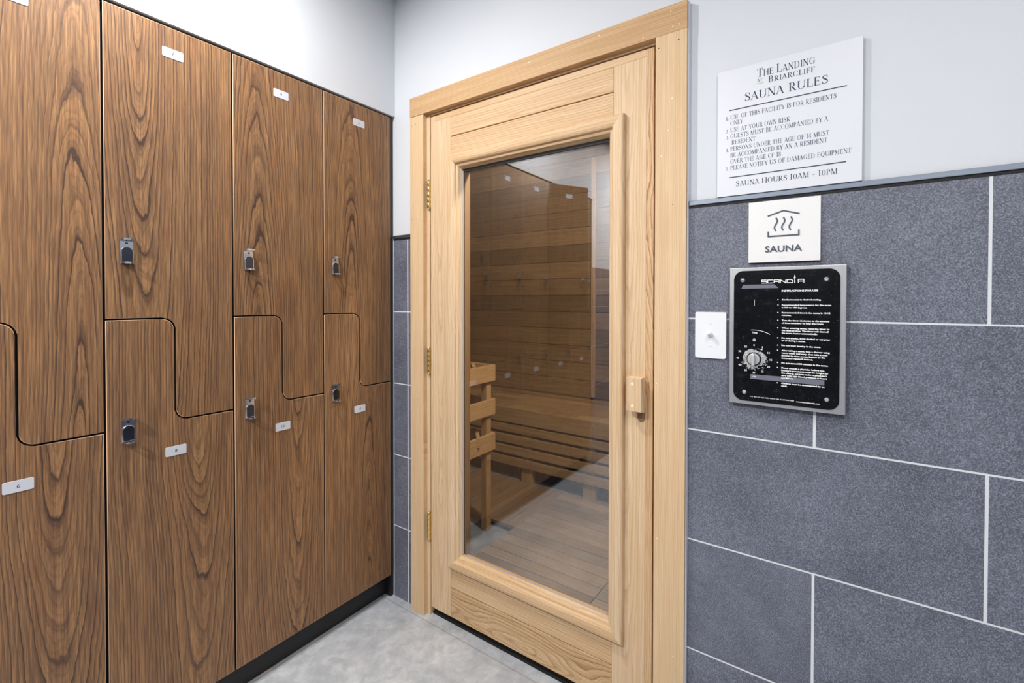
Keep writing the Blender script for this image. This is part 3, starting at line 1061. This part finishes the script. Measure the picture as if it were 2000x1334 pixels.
# guard rail round the heater
gr = thing('heater_guard', 'cedar guard rail of three boards around the heater', 'guard rail', (0, 0.64, 0))
for z0, z1 in ((0.832, 0.922), (0.644, 0.731), (0.447, 0.540)):
    bm = nb(); box(bm, -0.019, 0.0, -0.515, 0.055, z0 , z1, 0.002)
    link('side_board', bm, RAIL_Y, gr)
    bm = nb(); box(bm, -0.70, -0.0195, 0.041, 0.058, z0, z1, 0.002)
    link('end_board', bm, RAIL_X, gr)
bm = nb(); box(bm, -0.0585, -0.0195, 0.0, 0.0405, 0.0, 0.918, 0.003)
link('post', bm, POST_Z, gr)
bm = nb(); box(bm, -0.0585, -0.0195, -0.515, -0.476, 0.0, 0.918, 0.003)
link('post', bm, POST_Z, gr)
for z, px in ((0.900, -0.075), (0.520, -0.045)):
    bm = nb()
    t = nb(); bmesh.ops.create_cube(t, size=1.0)
    for v in t.verts:
        v.co = Matrix.Rotation(math.radians(-45), 4, 'Z') @ Vector((v.co.x * 0.15, v.co.y * 0.019, v.co.z * 0.050))
        v.co += Vector((px, -0.045, z))
    merge(bm, t, 0)
    link('corner_brace', bm, RAIL_X, gr)

# heater behind the guard
ht = thing('sauna_heater', 'dark metal sauna heater with stones behind the guard rail', 'heater', (-0.40, 0.34, 0.0))
bm = nb(); box(bm, -0.20, 0.17, -0.17, 0.17, 0.12, 0.60, 0.008)
for i in range(9):
    box(bm, 0.1695, 0.172, -0.14, 0.14, 0.18 + i * 0.045, 0.195 + i * 0.045)
link('housing', bm, HEATER, ht)
for x in (-0.18, 0.15):
    for y in (-0.15, 0.15):
        bm = nb(); box(bm, x - 0.012, x + 0.012, y - 0.012, y + 0.012, 0.0, 0.122)
        link('leg', bm, HEATER, ht)
bm = nb()
for i in range(34):
    t = nb(); bmesh.ops.create_icosphere(t, subdivisions=2, radius=0.042)
    sc = Vector((random.uniform(.7, 1.2), random.uniform(.7, 1.2), random.uniform(.6, .95)))
    p = Vector((random.uniform(-0.15, 0.12), random.uniform(-0.125, 0.125), 0.615 + random.uniform(0, 0.035)))
    for v in t.verts:
        v.co = Vector((v.co.x * sc.x, v.co.y * sc.y, v.co.z * sc.z)) * (1 + random.uniform(-.07, .07)) + p
    for f in t.faces: f.smooth = True
    merge(bm, t, 0)
st = link('stones', bm, ROCK, ht); st['kind'] = 'stuff'

# duckboards
def duck(name, label, x0, x1, y0, y1, along, pitch, mat, z=0.040):
    root = thing(name, label, 'duckboard', ((x0 + x1) / 2, (y0 + y1) / 2, 0.0), 0, 'cedar duckboards on the sauna floor')
    w_, d_ = (x1 - x0) / 2, (y1 - y0) / 2
    bm = nb(); bm.faces.layers.float.new('plank')
    p = -d_ if along == 'x' else -w_
    e = d_ if along == 'x' else w_
    while p < e - 0.01:
        q = min(p + pitch - 0.0042, e)
        if along == 'x':
            box(bm, -w_, w_, p, q, z - 0.018, z, 0.0012, 0, 1, plank=random.random())
        else:
            box(bm, p, q, -d_, d_, z - 0.018, z, 0.0012, 0, 1, plank=random.random())
        p += pitch
    link('slats', bm, mat, root)
    for f in (-0.8, 0.0, 0.8):
        bm = nb()
        if along == 'x':
            box(bm, f * w_ - 0.018, f * w_ + 0.018, -d_ + 0.005, d_ - 0.005, 0.0, z - 0.0183)
        else:
            box(bm, -w_ + 0.005, w_ - 0.005, f * d_ - 0.018, f * d_ + 0.018, 0.0, z - 0.0183)
        link('bearer', bm, SEAL, root)
duck('duckboard', 'large weathered cedar duckboard just inside the sauna door', 0.130, 0.757, 0.125, 1.232, 'x', 0.0722, DUCK_X)
duck('duckboard', 'cedar duckboard at the handle side of the sauna floor, mostly cut by the door stile', 0.7605, 1.44, 0.125, 1.232, 'x', 0.0722, DUCK_X)
duck('duckboard', 'darker cedar duckboard behind the guard rail post, slats running toward the bench', -0.60, 0.127, 0.705, 1.232, 'y', 0.095, DUCK_Y)

# bulkhead lamp in the sauna
sl = thing('sauna_lamp', 'small round lamp high on the sauna wall', 'lamp', (SAUNA_LAMP[0], SY0 + 0.001, SAUNA_LAMP[2]))
bm = nb(); cyl(bm, (0, 0, 0), (0, 1, 0), 0.06, 0.02, 24); link('backplate', bm, POST_Z, sl)
bm = nb(); cyl(bm, (0, 0.021, 0), (0, 1, 0), 0.05, 0.05, 24, 0, 0.035); link('diffuser', bm, SAUNAGLOW, sl)
ld = bpy.data.lights.new('sauna_bulb', 'POINT'); ld.energy = SAUNA_LAMP[3]; ld.color = (1.0, 0.95, 0.87); ld.shadow_soft_size = 0.05
lo = bpy.data.objects.new('sauna_bulb', ld); COL.objects.link(lo); lo.parent = sl; lo.location = (0, 0.14, -0.02)

# ------------------------------------------------------------------ engraved serif lettering (drawn from strokes)
class Serif:
    T, N = 0.135, 0.045
    def __init__(s):
        s.q = []
    def quad(s, a, b, wa, wb=None):
        wb = wa if wb is None else wb
        dx, dy = b[0] - a[0], b[1] - a[1]
        L = math.hypot(dx, dy) or 1e-6
        nx, ny = -dy / L, dx / L
        s.q.append([(a[0] + nx * wa / 2, a[1] + ny * wa / 2), (b[0] + nx * wb / 2, b[1] + ny * wb / 2),
                    (b[0] - nx * wb / 2, b[1] - ny * wb / 2), (a[0] - nx * wa / 2, a[1] - ny * wa / 2)])
    def foot(s, x, y, w=0.27):
        yy = y + (s.N / 2 if y < 0.5 else -s.N / 2)
        s.quad((x - w / 2, yy), (x + w / 2, yy), s.N)
    def stem(s, x, y0=0.0, y1=1.0, w=None, f0=True, f1=True):
        s.quad((x, y0), (x, y1), s.T if w is None else w)
        if f0: s.foot(x, y0)
        if f1: s.foot(x, y1)
    def h(s, x0, x1, y):
        y = min(max(y, s.N / 2), 1 - s.N / 2)
        s.quad((x0, y), (x1, y), s.N)
    def tick(s, x, y0, y1):
        s.quad((x, y0), (x, y1), s.N * 1.5, s.N * 0.8)
    def arc(s, cx, cy, rx, ry, a0, a1, n=16, T=None):
        T = s.T if T is None else T
        pts = []
        for i in range(n + 1):
            a = math.radians(a0 + (a1 - a0) * i / n)
            k = abs(math.cos(a))
            w = s.N + (T - s.N) * k ** 1.4
            pts.append((cx, cy, rx, ry, a, w))
        o, inn = [], []
        for cx, cy, rx, ry, a, w in pts:
            o.append((cx + rx * math.cos(a), cy + ry * math.sin(a)))
            inn.append((cx + (rx - w) * math.cos(a), cy + (ry - max(s.N, w * 0.35)) * math.sin(a)))
        for i in range(n):
            s.q.append([o[i], o[i + 1], inn[i + 1], inn[i]])
    def path(s, pts):
        """pts: (x, y, width)"""
        for a, b in zip(pts[:-1], pts[1:]):
            s.quad(a, b, a[2], b[2])

def glyph(ch):
    g = Serif()
    T, N = g.T, g.N
    adv = 0.6
    if ch == 'A':
        g.quad((0.05, 0), (0.37, 1), N); g.quad((0.36, 1), (0.68, 0), T); g.h(0.16, 0.56, 0.34); g.foot(0.05, 0, .2); g.foot(0.68, 0); adv = 0.80
    elif ch == 'B':
        g.stem(0.15); g.h(.15, .34, 1); g.h(.15, .34, .52); g.h(.15, .34, 0); g.arc(.32, .76, .24, .26, 90, -90); g.arc(.33, .26, .28, .26, 90, -90); adv = 0.70
    elif ch in 'CG':
        g.arc(.44, .5, .40, .51, 48, 312, 24); g.tick(.72, .66, .96)
        if ch == 'G': g.stem(.70, .04, .42, None, False, True); adv = 0.90
        else: g.tick(.72, .10, .30); adv = 0.82
    elif ch == 'D':
        g.stem(0.15); g.h(.15, .36, 1); g.h(.15, .36, 0); g.arc(.34, .5, .44, .5, 90, -90, 20); adv = 0.86
    elif ch in 'EF':
        g.stem(0.15); g.h(.15, .56, 1); g.h(.15, .46, .52); g.tick(.56, .78, 1.0); g.tick(.46, .42, .62); adv = 0.64
        if ch == 'E': g.h(.15, .60, 0); g.tick(.60, .0, .24); adv = 0.68
    elif ch == 'H':
        g.stem(.15); g.stem(.71); g.h(.15, .71, .52); adv = 0.86
    elif ch == 'I':
        g.stem(.16); adv = 0.33
    elif ch == 'J':
        g.stem(.22, .15, 1, None, False); adv = 0.4
    elif ch == 'K':
        g.stem(.15); g.quad((.18, .42), (.60, 1), N); g.quad((.30, .56), (.70, 0), T); g.foot(.60, 1, .22); g.foot(.70, 0, .22); adv = 0.80
    elif ch == 'L':
        g.stem(.15); g.h(.15, .58, 0); g.tick(.58, 0, .26); adv = 0.64
    elif ch == 'M':
        g.stem(.12, 0, 1, N); g.quad((.12, 1), (.47, .02), T); g.quad((.46, .02), (.80, 1), N); g.stem(.82); adv = 0.98
    elif ch == 'N':
        g.stem(.12, 0, 1, N); g.quad((.12, 1), (.70, 0), T); g.stem(.70, 0.0, 1, N, False); adv = 0.84
    elif ch in 'OQ':
        g.arc(.44, .5, .41, .51, 0, 360, 32); adv = 0.90
        if ch == 'Q': g.quad((.46, .1), (.80, -.22), T, N)
    elif ch in 'PR':
        g.stem(.15); g.h(.15, .34, 1); g.h(.15, .34, .46); g.arc(.32, .73, .28, .28, 90, -90); adv = 0.66
        if ch == 'R': g.quad((.32, .48), (.66, 0), T); g.foot(.68, 0, .18); adv = 0.76
    elif ch == 'S':
        g.path([(.52, .80, N), (.46, .93, N), (.34, .98, N), (.20, .94, .07), (.12, .82, .11), (.13, .70, .13), (.24, .60, .14), (.38, .50, .15), (.50, .40, .14),
                (.55, .27, .12), (.52, .13, .09), (.42, .04, .06), (.28, .02, N), (.15, .07, N), (.09, .20, N)]); g.tick(.53, .70, .98); g.tick(.09, .03, .30); adv = 0.64
    elif ch == 'T':
        g.stem(.36, 0, 1, None, True, False); g.h(.04, .68, 1); g.tick(.05, .74, 1); g.tick(.67, .74, 1); adv = 0.72
    elif ch == 'U':
        g.stem(.15, .30, 1, None, False); g.arc(.42, .32, .335, .34, 180, 360); g.quad((.72, .3), (.72, 1), N); g.foot(.72, 1, .22); adv = 0.86
    elif ch == 'V':
        g.quad((.05, 1), (.37, 0), T); g.quad((.37, 0), (.68, 1), N); g.foot(.05, 1); g.foot(.68, 1, .2); adv = 0.74
    elif ch == 'W':
        g.quad((.05, 1), (.32, 0), T); g.quad((.32, 0), (.54, 1), N); g.quad((.50, 1), (.77, 0), T); g.quad((.77, 0), (1.0, 1), N); g.foot(.05, 1); g.foot(1.0, 1, .2); g.foot(.52, 1, .2); adv = 1.06
    elif ch == 'Y':
        g.quad((.04, 1), (.36, .46), T); g.quad((.36, .46), (.66, 1), N); g.stem(.36, 0, .46, None, True, False); g.foot(.05, 1); g.foot(.66, 1, .2); adv = 0.72
    elif ch == '0':
        g.arc(.32, .5, .29, .51, 0, 360, 28); adv = 0.66
    elif ch == '1':
        g.stem(.20); g.quad((.06, .84), (.20, .98), N); adv = 0.42
    elif ch == '2':
        g.path([(.08, .78, .07), (.18, .95, N), (.34, .97, .06), (.48, .82, .12), (.46, .62, .13), (.28, .32, .08), (.06, .04, N)]); g.quad((.05, .05), (.54, .05), .1); adv = 0.60
    elif ch == '3':
        g.arc(.24, .75, .25, .25, 140, -90); g.arc(.24, .27, .29, .27, 90, -140); adv = 0.58
    elif ch == '4':
        g.quad((.36, .98), (.04, .28), N); g.h(.03, .62, .28); g.stem(.42, 0, 1, None, True, False); adv = 0.66
    elif ch == '5':
        g.quad((.14, .97), (.50, .97), .09); g.quad((.14, .97), (.11, .55), N); g.arc(.26, .32, .29, .32, 120, -140); adv = 0.60
    elif ch == '8':
        g.arc(.30, .75, .23, .25, 0, 360, 20); g.arc(.30, .26, .28, .27, 0, 360, 20); adv = 0.62
    elif ch == '.':
        g.quad((.10, 0), (.10, .12), .12); adv = 0.22
    elif ch == '-':
        g.quad((.08, .36), (.40, .36), .07); adv = 0.48
    elif ch == ' ':
        adv = 0.34
    return g.q, adv

def serif(bm, s, x0, z0, cap, x1=None, first=None, d=0.0, mi=0, space=0.06):
    """cap = height of ordinary capitals; first = height of word initials"""
    out, x, start = [], 0.0, True
    for chx in s:
        k = (first / cap) if (first and start and chx != ' ') else 1.0
        q, adv = glyph(chx)
        for poly in q:
            out.append([(x + px * k, py * k) for px, py in poly])
        x += (adv + space) * k
        start = chx == ' '
    w_ = x - space
    sx = cap if x1 is None else (x1 - x0) / w_
    for poly in out:
        vs = [bm.verts.new((x0 + px * sx, d, z0 + py * cap)) for px, py in poly]
        try:
            f = bm.faces.new(vs)
            f.material_index = mi
            if f.normal.y > 0: f.normal_flip()
        except ValueError:
            pass
    return sx

# ------------------------------------------------------------------ rules board
rb = thing('rules_sign', 'white square sauna rules board resting on the tile edge strip', 'sign', (1.4805, 0.004, 1.5570))
bx, bz = 1.4805, 1.5570
bm = nb(); box(bm, 1.3225 - bx, 1.6380 - bx, -0.0115, -0.0005, 0.0, 1.8870 - bz, 0.0008)
bm.normal_update()
for f in bm.faces:
    if abs(f.normal.y) < 0.5: f.material_index = 1
link('panel', bm, [SIGN, SIGN_EDGE], rb)
bm = nb()
ly = -0.01175
def SE(s, x0, x1, z, cap, first=None): serif(bm, s, x0 - bx, z - bz, cap, x1 - bx, first, ly)
SE('THE LANDING', 1.4178, 1.5445, 1.8505, 0.0160, 0.0212)
SE('AT', 1.4183, 1.4300, 1.8376, 0.0085)
SE('BRIARCLIFF', 1.4435, 1.5445, 1.8308, 0.0128, 0.0160)
SE('SAUNA RULES', 1.3886, 1.5712, 1.7968, 0.0200, 0.0206)
box(bm, 1.4170 - bx, 1.4328 - bx, ly, ly + 0.0003, 1.8337 - bz, 1.8342 - bz)
box(bm, 1.3520 - bx, 1.6075 - bx, ly - 0.0001, ly + 0.0003, 1.7798 - bz, 1.7822 - bz)
box(bm, 1.3530 - bx, 1.6077 - bx, ly - 0.0001, ly + 0.0003, 1.6040 - bz, 1.6064 - bz)
c9 = 0.0112
for num, s, x0_, x1_, z in (('1.', 'USE OF THIS FACILITY IS FOR RESIDENTS', 1.3548, 1.5877, 1.7570), (None, 'ONLY', 1.3548, 1.3854, 1.7417),
                          ('2.', 'USE AT YOUR OWN RISK', 1.3549, 1.4924, 1.7236), ('3.', 'GUESTS MUST BE ACCOMPANIED BY A', 1.3550, 1.5713, 1.7073),
                          (None, 'RESIDENT', 1.3584, 1.4153, 1.6907), ('4.', 'PERSONS UNDER THE AGE OF 14 MUST', 1.3552, 1.5735, 1.6740),
                          (None, 'BE ACCOMPANIED BY AN A RESIDENT', 1.3553, 1.5699, 1.6575), (None, 'OVER THE AGE OF 18', 1.3554, 1.4734, 1.6411),
                          ('5.', 'PLEASE NOTIFY US OF DAMAGED EQUIPMENT', 1.3555, 1.6173, 1.6248)):
    SE(s, x0_, x1_, z, c9)
    if num: SE(num, 1.3440, 1.3512, z - 0.0005, 0.0090)
SE('SAUNA HOURS 10AM - 10PM', 1.3690, 1.5909, 1.5800, 0.0128, 0.0138)
link('lettering', bm, NAVY, rb)

# ------------------------------------------------------------------ square pictogram sign
ss = thing('sauna_sign', 'square white pictogram sign between the edge strip and the control box', 'sign', (1.4795, 0.0, 1.3785))
bx, bz = 1.4795, 1.3785
bm = nb(); box(bm, 1.4005 - bx, 1.5585 - bx, -0.0085, -0.0003, 0.0, 1.5330 - bz, 0.0008)
link('panel', bm, SIGN2, ss)
bm = nb()
ly = -0.0100
def strip(bm, pts, w, d0, d1, mi=0):
    n = len(pts)
    Lp, Rp = [], []
    for i, p in enumerate(pts):
        a, b = pts[max(i - 1, 0)], pts[min(i + 1, n - 1)]
        if 0 < i < n - 1:
            d1v = Vector((p[0] - a[0], p[1] - a[1])).normalized()
            d2v = Vector((b[0] - p[0], b[1] - p[1])).normalized()
            t_ = (d1v + d2v).normalized()
            k = 1.0 / max(0.4, t_.dot(d1v))
        else:
            t_ = Vector((b[0] - a[0], b[1] - a[1])).normalized(); k = 1.0
        nrm = Vector((-t_.y, t_.x)) * (w / 2 * k)
        Lp.append((p[0] + nrm.x, p[1] + nrm.y)); Rp.append((p[0] - nrm.x, p[1] - nrm.y))
    prism(bm, Lp + Rp[::-1], 'xz', d0, d1, 0.0, mi)
cx_, cz_ = 1.4797, 0
strip(bm, [(1.4448 - bx, 1.4945 - bz), (1.4797 - bx, 1.5055 - bz), (1.5146 - bx, 1.4945 - bz)], 0.0028, ly, -0.0084)
strip(bm, [(1.4462 - bx, 1.4556 - bz), (1.4462 - bx, 1.4432 - bz), (1.5132 - bx, 1.4432 - bz), (1.5132 - bx, 1.4556 - bz)], 0.0030, ly, -0.0084)
for xc in (1.4633, 1.4796, 1.4957):
    pts = []
    for i in range(21):
        f = i / 20
        pts.append((xc - bx + 0.0032 * math.sin(f * 2 * math.pi) * (1 if True else 0) + 0.0012 * (0.5 - f) * 0, 1.4888 - 0.0325 * f - bz))
    strip(bm, pts, 0.0031, ly, -0.0084)
link('pictogram', bm, SLATEINK, ss)
bm = nb()
text(bm, 'SAUNA', 1.4393 - bx, 1.4038 - bz, 0.0152, 0.0812, 'xz', ly, 0, 0.018)
link('lettering', bm, SLATEINK, ss)
bm = nb()
for i, pat in enumerate(((2, 4, 5), (1,), (1, 3, 6), (1, 3, 4, 5), (1,))):
    for dot in pat:
        cx__ = 1.4695 + i * 0.0052 + (0.0022 if dot > 3 else 0) - bx
        cz__ = 1.3932 - ((dot - 1) % 3) * 0.0022 - bz
        cyl(bm, (cx__, -0.0084, cz__), (0, -1, 0), 0.0007, 0.0006, 8)
link('braille_dots', bm, SIGN2, ss)

# ------------------------------------------------------------------ toggle switch
sw = thing('light_switch', 'white toggle light switch beside the black control box', 'light switch', (1.3075, 0.0, 1.1880))
bm = nb()
prism(bm, rrect(-0.0400, 0.0400, -0.0625, 0.0625, 0.0035, 5), 'xz', -0.0065, 0.0, 0.0028, 0, None, 3)
prism(bm, [(-0.0055, -0.0125), (0.0055, -0.0125), (0.0055, 0.0125), (-0.0055, 0.0125)], 'xz', -0.0070, -0.006, 0.0)
link('plate', bm, PLASTIC, sw)
bm = nb()
t = nb(); bmesh.ops.create_cube(t, size=1.0)
for v in t.verts:
    f = 0.72 if v.co.y < 0 else 1.0
    v.co = Vector((v.co.x * 0.0100 * f, v.co.y * 0.022, v.co.z * 0.0120 * f))
bmesh.ops.bevel(t, geom=list(t.edges), offset=0.001, segments=2, affect='EDGES')
for v in t.verts:
    v.co = Matrix.Rotation(math.radians(-24), 4, 'X') @ v.co + Vector((0, -0.0145, 0.0030))
merge(bm, t, 0)
link('toggle', bm, PLASTIC, sw)
for z in (0.0302, -0.0302):
    bm = nb(); cyl(bm, (0, -0.0062, z), (0, -1, 0), 0.0030, 0.0010, 16, 0, 0.0024)
    box(bm, -0.0024, 0.0024, -0.0074, -0.0070, z - 0.0004, z + 0.0004, 0, 1)
    link('screw', bm, [PLASTIC, SIGN_EDGE], sw)

# ------------------------------------------------------------------ sauna control box
cb = thing('control_box', 'black sauna control box with dial and instructions on the tile wall', 'control box', (1.4840, 0.0, 1.0160))
bx, bz = 1.4840, 1.0160
FY = -0.0200
bm = nb(); box(bm, 1.3580 - bx, 1.6110 - bx, FY, -0.0002, 0.0, 1.3660 - bz, 0.0015)
link('housing', bm, STEEL, cb)
bm = nb(); prism(bm, rrect(1.3690 - bx, 1.5985 - bx, 1.0250 - bz, 1.3575 - bz, 0.022, 8), 'xz', FY - 0.0022, FY - 0.0002, 0.0004)
link('face_panel', bm, ACRYL, cb)
PY = FY - 0.0022
for x, z in ((1.3900, 1.3335), (1.5713, 1.3325), (1.5740, 1.0488), (1.3955, 1.0470)):
    bm = nb()
    cyl(bm, (x - bx, PY, z - bz), (0, -1, 0), 0.0068, 0.0010, 22, 1)
    cyl(bm, (x - bx, PY - 0.001, z - bz), (0, -1, 0), 0.0050, 0.0018, 22, 0, 0.0034)
    box(bm, x - bx - 0.003, x - bx + 0.003, PY - 0.0032, PY - 0.0027, z - bz - 0.0005, z - bz + 0.0005, 0, 1)
    link('screw', bm, [SCREW, CHROME_DK], cb)
LY = PY - 0.00025
bm = nb()
prism(bm, [(1.3868 - bx, 1.3118 - bz), (1.4722 - bx, 1.3128 - bz), (1.4620 - bx, 1.3222 - bz), (1.3905 - bx, 1.3222 - bz)], 'xz', LY, PY + 0.0001)
link('printed_bar', bm, GREYBAR, cb)
bm = nb()
prism(bm, [(1.4095 - bx, 1.0820 - bz), (1.5690 - bx, 1.0815 - bz), (1.5690 - bx, 1.0940 - bz), (1.4095 - bx, 1.0940 - bz)], 'xz', LY, PY + 0.0001)
link('printed_bar', bm, GREYBAR, cb)
# lettering
bm = nb()
TY = LY - 0.00012
def TX(s, x, z, h, width=None, bold=0.03, xs=1.32): return text(bm, s, x - bx, z - bz, h, width, 'xz', TY, 0, bold, 'L', xs)
TX('INSTRUCTIONS FOR USE', 1.4785, 1.3038, 0.0044, 0.0765, 0.045)
lines = [
 (1.284, ['Set thermostat to desired setting.']),
 (1.2712, ['Recommended temperature for the sauna', 'is 160 to 180 degrees.']),
 (1.2522, ['Recommended time in the sauna is 10-12', 'minutes.']),
 (1.2332, ['Turn the timer clockwise to the amount', 'of time necessary to heat the room.']),
 (1.2145, ['When entering sauna, reset the timer to', 'the desired time. The timer will shut off', 'the sauna heater automatically.']),
 (1.1898, ['Do not smoke, drink alcohol or eat prior', 'to or during a sauna.']),
 (1.1715, ['Do not wear jewelry in the sauna']),
 (1.1592, ['After taking a sauna, take a shower using', 'warm water and soap, then take a cool', 'shower to close pores. Return to the', 'sauna and repeat if desired.']),
 (1.1285, ['Do not exceed 30 minutes in the sauna.']),
 (1.1162, ['Please consult a physician before use.', "Doctor's permission must be sought for", "the elderly, persons under a physician's", 'care with high blood pressure or heart', 'conditions.']),
 (1.0782, ['Children must be accompanied by an', 'adult.'])]
# one condensed-free scale for all lines so that the widest fills the column
for z, ls in lines:
    for i, s in enumerate(ls):
        TX(s, 1.4790, z - 0.0017 - i * 0.00625, 0.0036, None, 0.05, 1.0)
bm.verts.ensure_lookup_table()
mxx = max(v.co.x for v in bm.verts) + bx
kx = (1.5815 - 1.4790) / (mxx - 1.4790)
for v in bm.verts:
    X = v.co.x + bx
    if v.co.z + bz < 1.295:
        v.co.x = 1.4790 + (X - 1.4790) * kx - bx
for z, ls in lines:
    cyl(bm, (1.4707 - bx, LY, z - bz), (0, -1, 0), 0.0014, 0.0002, 12)
TX('P.O. Box 616 Eagle Idaho 83616 USA  T. 877-367-2903', 1.4090, 1.0362, 0.0026, 0.0980, 0.02)
TX('www.scandiahealth.com', 1.5110, 1.0352, 0.0030, 0.0495, 0.03)
TX('Temp', 1.4125, 1.1985, 0.0040, 0.0125, 0.04)
dcx, dcz = 1.4175, 1.1335
for i in range(12):
    a = math.radians(90 - 30 * i)
    n_ = str(i * 5)
    x_, z_ = dcx + 0.0385 * math.cos(a), dcz + 0.0350 * math.sin(a)
    text(bm, n_, x_ - bx, z_ - bz - 0.0022, 0.0046, None, 'xz', TY, 0, 0.02, 'C')
box(bm, 1.4170 - bx, 1.4180 - bx, TY, TY + 0.0002, 1.2690 - bz, 1.2840 - bz)
arcp = [(dcx + 0.072 * math.cos(math.radians(a)) - bx, dcz + 0.0735 * math.sin(math.radians(a)) - bz) for a in range(96, 58, -3)]
strip(bm, arcp, 0.0012, TY, TY + 0.0002)
strip(bm, [(1.4255 - bx, 1.1600 - bz), (1.4365 - bx, 1.1580 - bz)], 0.0009, TY, TY + 0.0002)
strip(bm, [(1.4335 - bx, 1.1605 - bz), (1.4370 - bx, 1.1579 - bz), (1.4335 - bx, 1.1565 - bz)], 0.0009, TY, TY + 0.0002)
text(bm, 'OFF', 1.4140 - bx, 1.0865 - bz, 0.0036, None, 'xz', TY, 0, 0.03)
link('lettering', bm, WHITEINK, cb)
# maker's wordmark
bm = nb()
lw = 0.0018
def LG(pts): strip(bm, [(1.4335 + px * 0.0935 - bx, 1.3250 + pz * 0.0085 - bz) for px, pz in pts], lw, TY, TY + 0.0003)
LG([(.125, .95), (.0, .95), (.0, .52), (.125, .52), (.125, .06), (.0, .06)])
LG([(.27, .95), (.15, .95), (.15, .06), (.27, .06)])
LG([(.30, 0), (.30, .95), (.42, .95), (.42, 0)]); LG([(.30, .45), (.42, .45)])
LG([(.45, 0), (.45, .95), (.575, .06), (.575, 1.0)])
LG([(.605, .06), (.605, .95), (.70, .95), (.735, .7), (.735, .06), (.60, .06)])
LG([(.78, 0), (.78, .95)])
LG([(.86, 0), (.86, .95), (.985, .95), (.985, 0)]); LG([(.86, .45), (.985, .45)])
fl = [(-.0016, 0), (-.0022, .002), (-.0006, .0045), (-.0012, .0075), (.0006, .0052), (.0018, .0026), (.0012, 0)]
prism(bm, [(1.4335 + .78 * .0935 + px - bx, 1.3352 + pz * 1.35 - bz) for px, pz in fl], 'xz', TY, TY + 0.0003)
link('wordmark', bm, WHITEINK, cb)
# worn ring round the timer dial, scuffs
bm = nb()
n = 60
random.seed(11)
ring = []
for i in range(n):
    a = 2 * math.pi * i / n
    R = 0.0265 + 0.0022 * math.sin(3 * a + 1) + random.uniform(-0.0018, 0.0018)
    if 200 < math.degrees(a) < 340: R += random.uniform(-0.004, 0.003)
    ring.append((dcx + R * math.cos(a) * 1.02 - bx, dcz + R * math.sin(a) * 0.93 - bz))
prism(bm, ring, 'xz', LY, PY + 0.0001)
for i in range(26):
    a = math.radians(random.uniform(195, 350)); R = random.uniform(0.026, 0.034); L_ = random.uniform(0.002, 0.006)
    p = Vector((dcx + R * math.cos(a) - bx, dcz + R * math.sin(a) * .95 - bz)); d = Vector((-math.sin(a), math.cos(a))) * L_ + Vector((random.uniform(-.001, .001), 0))
    strip(bm, [(p.x, p.y), (p.x + d.x, p.y + d.y)], random.uniform(.0005, .0014), LY, PY + 0.0001)
link('worn_ring', bm, WORN, cb)
bm = nb()
cyl(bm, (dcx - bx, PY, dcz - bz), (0, -1, 0), 0.0172, 0.0012, 32)
link('dial_shadow_ring', bm, SEAL, cb)
bm = nb()
cyl(bm, (dcx - bx, PY - 0.0012, dcz - bz), (0, -1, 0), 0.0148, 0.009, 36, 0, 0.0138, 0.0008)
prism(bm, [(dcx - bx - 0.0035, dcz - bz - 0.0150), (dcx - bx + 0.0035, dcz - bz - 0.0150), (dcx - bx + 0.0042, dcz - bz + 0.004), (dcx - bx, dcz - bz + 0.0180), (dcx - bx - 0.0042, dcz - bz + 0.004)], 'xz', PY - 0.0195, PY - 0.0095, 0.0012)
link('knob', bm, SCREW, cb)
bm = nb()
cyl(bm, (1.4180 - bx, PY, 1.1815 - bz), (0, -1, 0), 0.0042, 0.0026, 18, 0, 0.0034)
link('dial_stud', bm, SCREW, cb)

# ------------------------------------------------------------------ ceiling lamps
for i, (x, y, w_, r) in enumerate(LAMPS):
    t = thing('ceiling_light', ('small round recessed ceiling light above the lockers', 'round recessed ceiling light behind the camera', 'round recessed ceiling light near the far end of the lockers', 'round recessed ceiling light near the right end of the room')[i], 'ceiling light', (x, y, CEIL), 0, 'recessed ceiling lights')
    bm = nb()
    n = 40
    ro, ri = r + 0.02, r
    vo = [bm.verts.new((ro * math.cos(2 * math.pi * k / n), ro * math.sin(2 * math.pi * k / n), -0.0005)) for k in range(n)]
    vi = [bm.verts.new((ri * math.cos(2 * math.pi * k / n), ri * math.sin(2 * math.pi * k / n), -0.007)) for k in range(n)]
    for k in range(n):
        bm.faces.new((vo[k], vo[(k + 1) % n], vi[(k + 1) % n], vi[k]))
    link('trim_ring', bm, PLASTIC, t)
    bm = nb(); cyl(bm, (0, 0, -0.0045), (0, 0, 1), r, 0.003, 32); link('diffuser', bm, LAMPGLOW, t)
    ld = bpy.data.lights.new('lamp', 'AREA'); ld.shape = 'DISK'; ld.size = 2 * r; ld.energy = w_; ld.color = LAMP_COL
    lo = bpy.data.objects.new('lamp', ld); COL.objects.link(lo); lo.parent = t; lo.location = (0, 0, -0.009)
